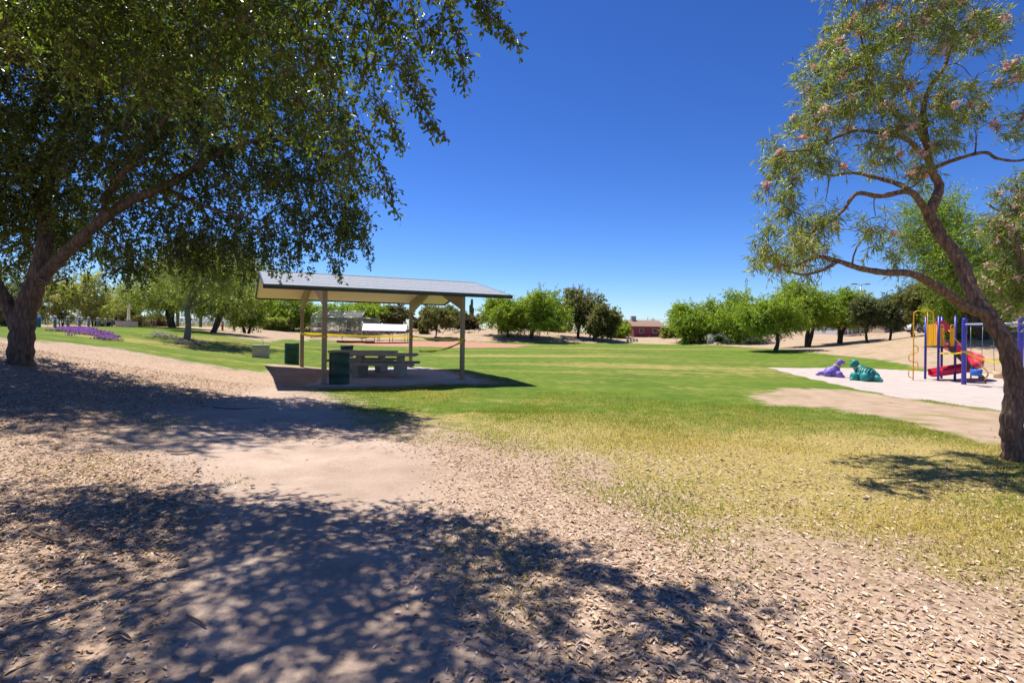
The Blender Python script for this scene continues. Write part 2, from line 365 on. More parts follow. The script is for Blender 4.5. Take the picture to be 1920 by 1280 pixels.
def grass_blades():
    rng = np.random.RandomState(11); x, y = wedge(420000, 3.0, 15, rng)
    keep = (maskat(g_dirt, x, y) + .3 * nz2(x, y, 2.2, 3) < .85 - .55 * rng.rand(len(x))) & (maskat(g_bare, x, y) < .4) & (maskat(g_sand, x, y) < .1)
    keep &= rng.rand(len(x)) < np.clip(.45 + .5 * nz2(x, y, 1.3, 5), .06, 1) * (1 - .6 * ss(-3.5, 0, maskat(MK['dirt'], x, y)))
    x, y = x[keep], y[keep]; n = len(x); z = zat(x, y)
    ang = rng.uniform(0, 6.28, n); ht = rng.uniform(.018, .05, n); w = rng.uniform(.004, .009, n); lean = rng.normal(0, .6, (n, 2)) * ht[:, None]
    b0 = np.stack([x - np.cos(ang) * w, y - np.sin(ang) * w, z - .004], -1); b1 = np.stack([x + np.cos(ang) * w, y + np.sin(ang) * w, z - .004], -1)
    tp = np.stack([x + lean[:, 0], y + lean[:, 1], z + ht], -1)
    v = np.stack([b0, b1, tp], 1).reshape(-1, 3); f = np.arange(3 * n).reshape(-1, 3)
    dryp = np.clip(maskat(g_dry, x, y) * .60 + .42 * nz2(x, y, .9, 9) + rng.normal(0, .22, n), 0, 1)[:, None]
    c = (1 - dryp) * np.array([.27, .31, .05]) + dryp * np.array([.62, .48, .22]); c = c * rng.uniform(.7, 1.25, (n, 1))
    return link('grass_blades', npmesh('grass_blades', v, [f], np.repeat(c, 3, 0)), 'blade')
tag(grass_blades(), 'short patchy green and straw coloured grass blades on the near lawn', 'grass', kind='stuff')
def leaf_geo(pos, d, nrm, ln, wd, fold=.25, shape='rhomb', curl=0.0):
    """pos, d (unit), nrm (unit) arrays -> verts, faces"""
    side = np.cross(d, nrm); side /= np.linalg.norm(side, axis=1, keepdims=True) + 1e-9; nrm = np.cross(side, d)
    ln = ln[:, None]; wd = wd[:, None]; n = len(pos)
    tip = pos + d * ln - nrm * ln * curl
    if shape == 'rhomb':
        l = pos + d * ln * .5 + side * wd * .5 + nrm * wd * fold; r = pos + d * ln * .5 - side * wd * .5 + nrm * wd * fold
        v = np.stack([pos, l, tip, r], 1).reshape(-1, 3); k = np.arange(n)[:, None] * 4
        return v, [np.concatenate([k + np.array([[0, 1, 2]]), k + np.array([[0, 2, 3]])])], 4
    def pt(t, s, q): return pos + d * ln * t + side * wd * s + nrm * (wd * fold * abs(s) * 2 - ln * curl * t * t)
    tip = pt(1, 0, 0)
    v = np.stack([pos, pt(.4, .32, 0), pt(.78, .46, 0), tip, pt(.78, -.46, 0), pt(.4, -.32, 0)], 1).reshape(-1, 3); k = np.arange(n)[:, None] * 6
    return v, [np.concatenate([k + np.array([[0, 1, 2, 3]]), k + np.array([[0, 3, 4, 5]])])], 6
def unit(a): return a / (np.linalg.norm(a, axis=-1, keepdims=True) + 1e-9)
def litter():
    rng = np.random.RandomState(21); x, y = wedge(300000, 2.0, 14, rng, .04)
    lit = maskat(g_lit, x, y) * (1 - .72 * ss(1.2, 3.2, maskat(MK['dirt'], x, y)) * (x > 0)) + .35 * nz2(x, y, 1.6, 31)
    keep = rng.rand(len(x)) < np.maximum(np.clip(lit, .015, 1) ** 1.5 * np.where(x > -.5, .40, .60), .30 * np.clip(1.0 + .9 * nz2(x, y, .8, 8), .08, 2) * ss(-5.5, -.2, maskat(MK['dirt'], x, y)) ** 1.5 * ss(.9, -.2, maskat(MK['dirt'], x, y)) * (x > -2.5))
    keep &= (maskat(g_sand, x, y) < .1)
    keep &= (x < -3) | (rng.rand(len(x)) < np.clip((12 - y) / 5, .15, 1))
    x, y = x[keep], y[keep]; n = len(x); z = zat(x, y) + rng.uniform(.0, .008, n)
    a = rng.uniform(0, 6.28, n); el = rng.normal(0, .13, n); d = np.stack([np.cos(a) * np.cos(el), np.sin(a) * np.cos(el), np.sin(el)], -1)
    nrm = unit(np.stack([rng.normal(0, .24, n), rng.normal(0, .24, n), np.ones(n)], -1))
    ln = .016 + .042 * rng.rand(n) ** 1.6; wd = ln * rng.uniform(.28, .6, n)
    v, f, k = leaf_geo(np.stack([x, y, z + .004], -1), d, nrm, ln, wd, .3, 'obo', .12)
    pal = np.array([[.62, .45, .31], [.54, .36, .22], [.70, .56, .42], [.34, .21, .12], [.56, .42, .34], [.18, .11, .07], [.46, .36, .17]])
    c = pal[rng.choice(7, n, p=[.26, .22, .18, .12, .13, .05, .04])] * rng.uniform(.75, 1.15, (n, 1))
    return link('leaf_litter', npmesh('leaf_litter', v, f, np.repeat(c, k, 0)), 'litter')
tag(litter(), 'dry tan fallen leaves littering the bare dirt and thin grass', 'leaf litter', kind='stuff')
def flower_patch(name, pxpoly, n, cols, label, seed, hgt=.16):
    rng = np.random.RandomState(seed); pl = poly(pxpoly); lo, hi = pl.min(0), pl.max(0)
    x = rng.uniform(lo[0], hi[0], n * 4); y = rng.uniform(lo[1], hi[1], n * 4)
    s = sdist(pl, x, y) + .5 * nz2(x, y, 1.5, seed + 1); k = np.where(s > 0)[0][:n]; x, y = x[k], y[k]; m = len(x)
    z = hgrid(x, y); hh = hgt * rng.uniform(.35, 1, m)
    pos = np.stack([x, y, z + hh], -1); d = unit(rng.normal(0, 1, (m, 3)) * [1, 1, .3]); nr = unit(rng.normal(0, .5, (m, 3)) + [0, 0, 1])
    v, f, q = leaf_geo(pos, d, nr, rng.uniform(.06, .11, m), rng.uniform(.05, .09, m), .2)
    pos2 = np.stack([x, y, z], -1); v2, f2, _ = leaf_geo(pos2, unit(np.stack([rng.normal(0, .3, m), rng.normal(0, .3, m), np.ones(m)], -1)), d, hh * 1.0, np.full(m, .03))
    c = np.array(cols)[rng.randint(0, len(cols), m)] * rng.uniform(.75, 1.2, (m, 1)); c2 = np.tile([[.10, .17, .04]], (m, 1))
    tag(link(name, npmesh(name, np.r_[v, v2], [f[0], f2[0] + len(v)], np.repeat(np.r_[c, c2], 4, 0)), 'petal'), label, 'flowers', kind='stuff')

# ------------------------------------------------------------------ picnic shelter
M['steel_tan'] = mat('steel_tan', (.30, .215, .14), .5, .10, 3, .1)
M['ceiling'] = mat('ceiling_cream', (.95, .68, .59), .6, .06, 2, .1)
M['fascia'] = mat('fascia_dark', (.018, .035, .045), .45, .1, 3)
M['concrete'] = mat('concrete', (.40, .375, .35), .85, .14, 2.5, .25, 60)
M['tconc'] = mat('table_concrete', (.36, .315, .25), .85, .16, 4, .35, 50)
M['drum'] = mat('drum_green', (.012, .055, .040), .5, .35, 5, .12, 25)
M['black'] = mat('black_plastic', (.015, .015, .016), .5, .1)
M['tape'] = mat('caution_yellow', (.90, .66, .02), .45, .05)
_n = M['tape'].node_tree; _t = _n.nodes.new('ShaderNodeBsdfTranslucent'); _t.inputs['Color'].default_value = (.9, .66, .02, 1); _x = _n.nodes.new('ShaderNodeMixShader'); _x.inputs[0].default_value = .5
_n.links.new(_n.nodes['Principled BSDF'].outputs[0], _x.inputs[1]); _n.links.new(_t.outputs[0], _x.inputs[2]); _n.links.new(_x.outputs[0], _n.nodes['Material Output'].inputs['Surface'])
for k, c in enumerate(((.235, .26, .30), (.30, .325, .365), (.265, .285, .32), (.20, .225, .265))): M['shingle%d' % k] = mat('shingle_%d' % k, c, .9, .22, 9, .5, 70)
M['shingle'] = M['shingle0']
U = Vector((u2[0], u2[1], 0)); V = Vector((v2[0], v2[1], 0)); SC = Vector((slabC[0], slabC[1], 0))
slab_z = .06
bm = bmesh.new(); box(bm, (0, 0, -.07), (5.25, 6.2, .26), bev=.015)
o = bm2('concrete_pad', bm, 'concrete'); o.location = SC; o.rotation_euler.z = TH; tag(o, kind='structure')
sh = empty('picnic_shelter', SC + Vector((0, 0, slab_z)), TH, 'open picnic shelter with grey shingled gable roof on four tan steel posts', 'shelter')
A2, B2 = 4.233 / 2, 5.684 / 2; EL, ES = 4.233 / 2 + 1.593, 5.684 / 2 + .36; ZE, ZR = 2.69, 3.36
for i in (-1, 1):
    for j in (-1, 1):
        p = boxo('post', (i * A2, j * B2, ZE / 2 - .02), (.13, .13, ZE + .02), 'steel_tan', sh, .012)
        boxo('base_plate', (i * A2, j * B2, .012), (.24, .24, .02), 'steel_tan', p, .003)
        # tapered rafter from post head up to the ridge
        bm = bmesh.new(); y0, y1 = j * (B2 + .06), j * .02
        zt0 = ZE + (ZR - ZE) * (1 - abs(y0) / ES) - .05; zt1 = ZR - .07
        q = []
        for sx in (-.06, .06):
            q.append([bm.verts.new((i * A2 + sx, y, z)) for y, z in ((y0, zt0), (y0, zt0 - .5), (j * (B2 - .16), zt0 - .42), (y1, zt1 - .2), (y1, zt1))])
        bm.faces.new(q[0]); bm.faces.new(q[1][::-1])
        for k in range(5): bm.faces.new((q[0][k], q[1][k], q[1][(k + 1) % 5], q[0][(k + 1) % 5]))
        bmesh.ops.recalc_face_normals(bm, faces=bm.faces[:]); bm2('rafter', bm, 'steel_tan', sh)
sl_len = math.hypot(ES, ZR - ZE); slope = math.atan2(ZR - ZE, ES)
roof = bpy.data.objects.new('roof', None)
def slope_box(name, j, t, L, w, th, off, m, parent, x=0.0):
    """box lying on slope j at fraction t (0 eave..1 ridge), off = above slope plane"""
    y = -ES + ES * t; z = ZE + (ZR - ZE) * t
    bm = bmesh.new(); box(bm, (0, 0, 0), (L, w, th)); rot = Matrix.Rotation(slope, 3, 'X')
    bmesh.ops.rotate(bm, cent=(0, 0, 0), matrix=rot, verts=bm.verts[:])
    bmesh.ops.translate(bm, vec=(x, y - math.sin(slope) * off, z + math.cos(slope) * off), verts=bm.verts[:])
    if j > 0:
        bmesh.ops.scale(bm, vec=(-1, -1, 1), verts=bm.verts[:])
    return bm2(name, bm, m, parent)
core = bmesh.new()
for j in (-1, 1):
    for sx in (0,): pass
rf = None
for j in (-1, 1):
    deck = slope_box('roof', j, .5, EL * 2 - .02, sl_len - .012, .03, .02, 'fascia', sh)
    for k in range(16):
        t = (k + .5) / 16; slope_box('shingle_course', j, t, EL * 2 + .03, sl_len / 16 * 1.12, .012, .044 + .003 * (k % 2), 'shingle%d' % ((k * 5 + k // 3) % 4), deck, x=.01 * ((k * 7) % 3 - 1))
    for k in range(17):
        t = (k + .5) / 17; slope_box('ceiling_plank', j, t, EL * 2 - .06, sl_len / 17 - .012, .014, -.004, 'ceiling', deck)
    slope_box('fascia', j, .004, EL * 2 + .05, .03, .12, .005, 'fascia', deck)
    for e in (-1, 1):
        slope_box('rake_trim', j, .5, .03, sl_len, .11, .0, 'fascia', deck, x=e * (EL + .005))
bm = bmesh.new()
for j in (-1, 1): box(bm, (0, j * .075, ZR + .055 - .012), (EL * 2 + .04, .17, .014), Matrix.Rotation(-j * slope, 3, 'X'))
bm2('ridge_cap', bm, 'shingle', sh)

def SL(a, b, z=0): return SC + U * a + V * b + Vector((0, 0, z + slab_z))
# tape strung round the posts
def ribbon(bm, a, b, w, sag=.03, tw=.0, n=14):
    a, b = Vector(a), Vector(b); prev = None
    for k in range(n + 1):
        t = k / n; c = a.lerp(b, t) - Vector((0, 0, sag * 4 * t * (1 - t)))
        s = (b - a).normalized().cross(Vector((0, 0, 1))); dirv = Vector((0, 0, 1)) * math.cos(tw * math.sin(t * 9)) + s * math.sin(tw * math.sin(t * 9))
        q = [bm.verts.new(c + dirv * w / 2), bm.verts.new(c - dirv * w / 2)]
        if prev: bm.faces.new((prev[0], q[0], q[1], prev[1]))
        prev = q
def tape(name, label, runs, wraps, w=.075):
    o0 = empty(name, runs[0][0], 0, label, 'tape'); base = Vector(runs[0][0])
    for a, b, sag, tw in runs:
        bm = bmesh.new(); ribbon(bm, Vector(a) - base, Vector(b) - base, w, sag, tw); bm2('tape_strip', bm, 'tape', o0)
    for c, s in wraps:
        bm = bmesh.new(); c = Vector(c) - base
        vs = []
        for dz in (-w / 2, w / 2): vs.append([bm.verts.new(c + Vector((s * math.cos(a), s * math.sin(a), dz + .02 * math.sin(3 * a)))) for a in [TH + math.pi / 4 + k * math.pi / 2 for k in range(4)]])
        for k in range(4): bm.faces.new((vs[0][k], vs[0][(k + 1) % 4], vs[1][(k + 1) % 4], vs[1][k]))
        bm2('tape_wrap', bm, 'tape', o0)
e_ = .075
tape('caution_tape', 'yellow caution tape strung around the picnic shelter posts',
     [(SL(-A2 - e_, -B2, 1.38), SL(-A2 - e_, B2, 1.40), .05, .5), (SL(-A2, B2 + e_, 1.40), SL(A2, B2 + e_, 1.30), .05, .2),
      (SL(A2 + e_, B2, 1.30), SL(A2 + e_, -B2, 1.27), .04, .9), (SL(A2 - .04, -B2 - e_, 1.22), SL(A2 - 1.5, -B2 - .2, .93), .12, 1.2)],
     [(SL(i * A2, j * B2, 1.36 if i < 0 else 1.27), .105) for i in (-1, 1) for j in (-1, 1)])

# picnic tables
def picnic_table(loc, rz, label):
    t = empty('picnic_table', loc, rz, label, 'picnic table', 'concrete picnic tables under the shelter')
    L = 2.45
    bm = bmesh.new(); box(bm, (0, 0, .73), (L, .78, .085), bev=.02); bm2('tabletop', bm, 'tconc', t)
    for j in (-1, 1):
        bm = bmesh.new(); box(bm, (0, j * .68, .43), (L, .27, .085), bev=.02); bm2('bench', bm, 'tconc', t)
    for i in (-1, 1):
        x = i * .68
        def prism(name, prof, th):
            bm = bmesh.new(); a = [bm.verts.new((x - th / 2, y, z)) for y, z in prof]; b = [bm.verts.new((x + th / 2, y, z)) for y, z in prof]
            bm.faces.new(a[::-1]); bm.faces.new(b)
            for k in range(len(prof)): bm.faces.new((a[k], a[(k + 1) % len(prof)], b[(k + 1) % len(prof)], b[k]))
            bmesh.ops.bevel(bm, geom=bm.edges[:], offset=.012, segments=1, affect='EDGES'); bmesh.ops.recalc_face_normals(bm, faces=bm.faces[:])
            return bm2(name, bm, 'tconc', t)
        prism('pedestal', [(-.62, 0), (.62, 0), (.80, .386), (-.80, .386)], .20)
        prism('column', [(-.22, .388), (.22, .388), (.30, .686), (-.30, .686)], .18)
    return t
picnic_table(SL(.35, -.9) + Vector((-.38, 0, 0)), .03, 'nearer concrete picnic table with benches, on the shelter pad')
picnic_table(SL(.15, 1.35) + Vector((-.28, 0, 0)), .03, 'farther concrete picnic table with benches, behind the nearer one')

# steel drums
def drum(loc, label, lid=False, s=1.0):
    t = empty('trash_drum', loc, random.Random(label).uniform(0, 6), label, 'trash can', 'steel drum trash cans by the shelter')
    prof = [(.285, 0), (.292, .012), (.285, .02), (.285, .28), (.297, .295), (.285, .31), (.285, .57), (.297, .585), (.285, .60), (.285, .86), (.294, .872), (.285, .885), (.268, .885), (.265, .10), (0, .10)]
    bm = bmesh.new(); n = 28; rings = [[bm.verts.new((r * s * math.cos(a * 2 * math.pi / n), r * s * math.sin(a * 2 * math.pi / n), z * s)) for a in range(n)] for r, z in prof[:-1]]
    for i in range(len(rings) - 1):
        for k in range(n): bm.faces.new((rings[i][k], rings[i][(k + 1) % n], rings[i + 1][(k + 1) % n], rings[i + 1][k]))
    bm.faces.new(rings[-1][::-1]); bmesh.ops.recalc_face_normals(bm, faces=bm.faces[:])
    bm2('drum', bm, 'drum', t, True)
    bm = bmesh.new(); q = [[bm.verts.new((r * math.cos(a * 2 * math.pi / n), r * math.sin(a * 2 * math.pi / n), z)) for a in range(n)] for r, z in ((.305, .80), (.30, .905), (.262, .91), (.255, .6))]
    for i in range(3):
        for k in range(n): bm.faces.new((q[i][k], q[i][(k + 1) % n], q[i + 1][(k + 1) % n], q[i + 1][k]))
    if lid: bm2('bag_liner', bm, 'black', t, True)
    else: bm.free()
    return t
p = G(629, 16.15); p.z = max(p.z, .0) + .0; drum(SL(-A2 + .42, -B2 - .02), 'dark green steel drum beside the front left shelter post')
p = G(547, 22.3); drum(p, 'green steel drum on the grass left of the shelter')
p = G(650, 25.2); drum(p, 'steel drum with black bag liner, seen behind the picnic tables', True)

# drinking fountain
def fountain():
    p = G(489, 28.3); t = empty('drinking_fountain', p, .25, 'tan concrete block drinking fountain with metal spout on the lawn', 'fountain')
    M['fount'] = mat('fountain_concrete', (.56, .42, .30), .85, .15, 5, .3, 50); M['chrome'] = mat('chrome', (.5, .5, .5), .25, .05, 5, 0, 10, 1)
    boxo('pedestal', (0, 0, .30), (.78, .5, .62), 'fount', t, .02); boxo('basin_top', (0, 0, .645), (.84, .56, .065), 'concrete', t, .015)
    tubeo('spout', catmull([(.1, 0, .67), (.1, 0, .80), (.1, 0, .90), (.06, 0, .95), (.0, 0, .93)]), .016, 'chrome', t); tubeo('push_button', [(.1, -.02, .8), (.1, -.09, .8)], .018, 'chrome', t)
fountain()
# ------------------------------------------------------------------ trees
def frustums(p0, p1, r0, r1, n=5):
    p0, p1 = np.asarray(p0), np.asarray(p1); m = len(p0); d = unit(p1 - p0)
    ref = np.where(np.abs(d[:, 2:3]) < .9, np.array([[0, 0, 1.]]), np.array([[1., 0, 0]])); a = unit(np.cross(d, ref)); b = np.cross(d, a)
    an = np.arange(n) * 2 * math.pi / n; ca, sa = np.cos(an)[None, :, None], np.sin(an)[None, :, None]
    off = a[:, None] * ca + b[:, None] * sa
    v = np.concatenate([p0[:, None] + off * np.asarray(r0)[:, None, None], p1[:, None] + off * np.asarray(r1)[:, None, None]], 1).reshape(-1, 3)
    base = np.arange(m)[:, None, None] * 2 * n; k = np.arange(n); q = np.stack([k, (k + 1) % n, (k + 1) % n + n, k + n], -1)[None]
    return v, (base + q).reshape(-1, 4)
class Grow:
    def __init__(s, seed): s.r = np.random.RandomState(seed); s.limbs = []; s.N = np.zeros((0, 3)); s.Rd = np.zeros(0); s.segs = []
    def limb(s, pts, r0, r1, per=6, wob=.0):
        p = catmull(pts, per); m = len(p)
        if wob: p = [q + Vector(s.r.normal(0, wob, 3)) * (0 < i < m - 1) for i, q in enumerate(p)]
        rad = [r0 + (r1 - r0) * (i / (m - 1)) ** .8 for i in range(m)]
        s.limbs.append((p, rad)); s.N = np.r_[s.N, np.array([tuple(q) for q in p])]; s.Rd = np.r_[s.Rd, rad]
    def blobs(s, bl, dens, shell=.35):
        out = []
        for c, rr in bl:
            rr = np.array(rr if hasattr(rr, '__len__') else (rr, rr, rr), float); k = max(2, int(dens * 4.19 * rr.prod() ** (2.4 / 3)))
            q = unit(s.r.normal(0, 1, (k, 3))) * (s.r.rand(k, 1) ** shell); out.append(np.array(tuple(c)) + q * rr)
        return np.concatenate(out)
    def colonize(s, T, rmax=.03, rmin=.004, bend=.12, skip=0):
        N, Rd = s.N, s.Rd; base = N[skip:]
        dmin = np.array([np.min(((base - t) ** 2).sum(1)) for t in T]); T = T[np.argsort(dmin)]
        cap = len(N) + len(T) * 4; B = np.zeros((cap, 3)); B[:len(N)] = N; BR = np.zeros(cap); BR[:len(N)] = Rd; m = len(N)
        for t in T:
            dd = B[skip:m] - t; c = (dd ** 2).sum(1) * (1 + .5 * (dd[:, 2] > 0)); j = skip + int(np.argmin(c)); p0 = B[j]; L = math.sqrt(((t - p0) ** 2).sum()) + 1e-6
            mid = (p0 + t) / 2 + s.r.normal(0, bend * L, 3) + np.array([0, 0, bend * L]); r0 = min(BR[j] * .75, rmin + rmax * min(L, 2.0)); prev = p0; pr = r0
            for k in range(1, 5):
                q = k / 4; x = (1 - q) ** 2 * p0 + 2 * q * (1 - q) * mid + q * q * t; rr = r0 + (rmin - r0) * q
                s.segs.append((prev, x, pr, rr)); B[m] = x; BR[m] = rr; m += 1; prev = x; pr = rr
        s.N = B[:m]; s.Rd = BR[:m]
    def sprays(s, T, nt, length, per, ll, lw, cen, droop=.3, outw=.5, spread=.8, shape='rhomb', cols=None, upn=.6, twr=.003, hang=0.0, fold=.25):
        r = s.r; n = len(T) * nt; b = np.repeat(T, nt, 0)
        out = unit(b - np.array(tuple(cen))); d = unit(r.normal(0, 1, (n, 3)) + out * outw + np.array([0, 0, -droop])); L = length * r.uniform(.5, 1.2, n)
        d2 = unit(d + np.array([0, 0, -hang]))
        e1 = b + d * (L * .5)[:, None]; e2 = e1 + d2 * (L * .5)[:, None]
        tw = frustums(np.r_[b, e1], np.r_[e1, e2], np.full(2 * n, twr), np.full(2 * n, twr * .6), 3)
        q = r.uniform(.12, 1.05, (n, per)); q2 = q[..., None]
        pos = np.where(q2 < .5, b[:, None] + (e1 - b)[:, None] * q2 * 2, e1[:, None] + (e2 - e1)[:, None] * (q2 - .5) * 2).reshape(-1, 3)
        m = len(pos); dl = unit(np.repeat(d2, per, 0) * .7 + r.normal(0, spread, (m, 3)) + [0, 0, -.25]); nr = unit(r.normal(0, 1, (m, 3)) + [0, 0, upn])
        v, f, k = leaf_geo(pos, dl, nr, ll * r.uniform(.65, 1.25, m), lw * r.uniform(.7, 1.2, m), fold, shape, .08)
        cols = np.array(cols); ci = np.repeat(r.randint(0, len(cols), len(T)), nt * per); mixc = r.randint(0, len(cols), m); sel = r.rand(m) < .55
        c = np.where(sel[:, None], cols[ci], cols[mixc]) * r.uniform(.75, 1.25, (m, 1))
        return tw, (v, f[0], np.repeat(c, k, 0))
    def trunk_mesh(s, name, n=12):
        bm = bmesh.new()
        for p, rad in s.limbs:
            # knobbly outline
            ring_tube(bm, p, [q * (1 + .07 * math.sin(i * 1.9 + q * 60)) for i, q in enumerate(rad)], n)
        me = bpy.data.meshes.new(name); bm.to_mesh(me); bm.free()
        for q in me.polygons: q.use_smooth = True
        return me
    def branch_mesh(s, name, extra=None):
        a = [np.array([q[i] for q in s.segs]) for i in range(4)]; v, f = frustums(a[0], a[1], a[2], a[3], 5); V_, F_ = [v], [f]; n = len(v)
        for (ev, ef) in extra or []: V_.append(ev); F_.append(ef + n); n += len(ev)
        return npmesh(name, np.concatenate(V_), F_, smooth=True)
def joinleaf(parts):
    n = 0; F_ = []
    for v, f, c in parts: F_.append(f + n); n += len(v)
    return np.concatenate([p[0] for p in parts]), F_, np.concatenate([p[2] for p in parts])
def make_tree(name, base, g, tws, leaves, bark, label, cat='tree', group=None, flowers=None):
    t = empty(name, base, 0, label, cat, group); off = -Vector(base)
    o = link('trunk', g.trunk_mesh('trunk'), bark, t, off)
    link('branches', g.branch_mesh('branches', tws), bark, t, off)
    v, F_, c = joinleaf(leaves); o = link('crown', npmesh('crown', v, F_, c), 'leaf', t, off); o['kind'] = 'stuff'
    if flowers: v, F_, c = joinleaf(flowers); o = link('blossoms', npmesh('blossoms', v, F_, c), 'petal', t, off); o['kind'] = 'stuff'
    return t
OAK = [(.075, .12, .02), (.10, .155, .022), (.14, .20, .03), (.055, .09, .02), (.19, .23, .04), (.12, .11, .03)]

# big oak on the left bank
def left_oak():
    g = Grow(5); b = G(38, 11.5); d = 11.5
    g.limb([b + Vector((0, 0, -.2)), b + Vector((.0, 0, .25)), P(42, 620, d), P(46, 590, d), P(62, 540, d)], .25, .20)
    g.limb([P(40, 620, d), P(22, 585, d), P(0, 545, d - .1), P(-40, 480, d - .3), P(-90, 380, d - .6), P(-150, 250, d - .8)], .19, .05)
    g.limb([P(56, 560, d), P(75, 500, d), P(86, 440, d + .2), P(84, 370, d + .5), P(110, 280, d + .8), P(155, 150, d + 1), P(215, 95, d + 1.2), P(260, -60, d + 1.5)], .20, .05)
    g.limb([P(70, 530, d), P(100, 498, d - .1), P(165, 435, d - .2), P(240, 380, d - .1), P(310, 350, d), P(390, 300, d + .2), P(450, 270, d + .3), P(540, 265, d + .4), P(620, 300, d + .4)], .15, .025)
    g.limb([P(195, 410, d), P(205, 360, d), P(260, 290, d - .3), P(320, 210, d - .5), P(400, 150, d - .6), P(480, 130, d - .6)], .09, .025)
    g.limb([P(310, 352, d), P(380, 385, d - .3), P(450, 405, d - .5), P(520, 420, d - .5)], .05, .015)
    g.limb([P(84, 400, d + .3), P(40, 320, d + 1), P(0, 200, d + 1.5), P(-30, 60, d + 2)], .10, .03)
    g.limb([P(70, 520, d), P(95, 530, d - .8), P(130, 520, d - 1.4)], .03, .012)
    bl = []
    for px, py, dd, rr in [(100,300,12,1.9),(290,250,12,1.7),(440,290,12.3,1.4),(550,330,12,1.0),(630,370,11.6,.75),(520,425,11.3,.6),(400,420,11.8,.95),(270,430,12,.9),(150,430,12.6,1.0),(10,400,12,1.3),
                           (-110,280,11,1.9),(190,110,12,2.0),(400,110,12.3,1.7),(550,200,12.6,1.2),(630,270,12.2,.8),(300,-90,12,2.1),(40,40,11,2.1),(500,0,12.8,1.7),(-140,60,10.5,2.2),(20,500,12.8,.6),(100,490,13.2,.6),(660,420,11.5,.45),(590,420,11.4,.5),(470,470,11.2,.42),(350,475,11.4,.5),(240,490,12,.5)]:
        bl.append((P(px, py, dd), (rr, rr * 1.15, rr)))
    T1 = g.blobs(bl, .8); g.colonize(T1, .035, .008)
    T2 = g.blobs(bl, 9.5, .5); g.colonize(T2, .012, .003)
    # hanging fringe
    cen = P(250, 300, 12)
    t1, l1 = g.sprays(T2, 6, .60, 13, .088, .046, cen, .5, .35, .8, 'rhomb', OAK, .6, .003, .9)
    fr = []
    for k in range(95):
        px = g.r.uniform(190, 700); top = 470 - (max(0, px - 560) * .25) - g.r.uniform(0, 60); pp = P(px, top, g.r.uniform(11, 12.2)); L = g.r.uniform(.3, 1.0)
        for q in np.arange(0, L, .09): fr.append((pp.x + .06 * math.sin(q * 5 + k), pp.y + .04 * math.cos(q * 4), pp.z - q))
    fr = np.array(fr); t2, l2 = g.sprays(fr, 2, .16, 5, .078, .04, cen, 1.0, .1, .8, 'rhomb', OAK, .5, .003, .8)
    make_tree('oak_tree', b, g, [t1, t2], [l1, l2], 'bark_oak', 'big dark oak with forked trunk on the shaded left bank')
left_oak()

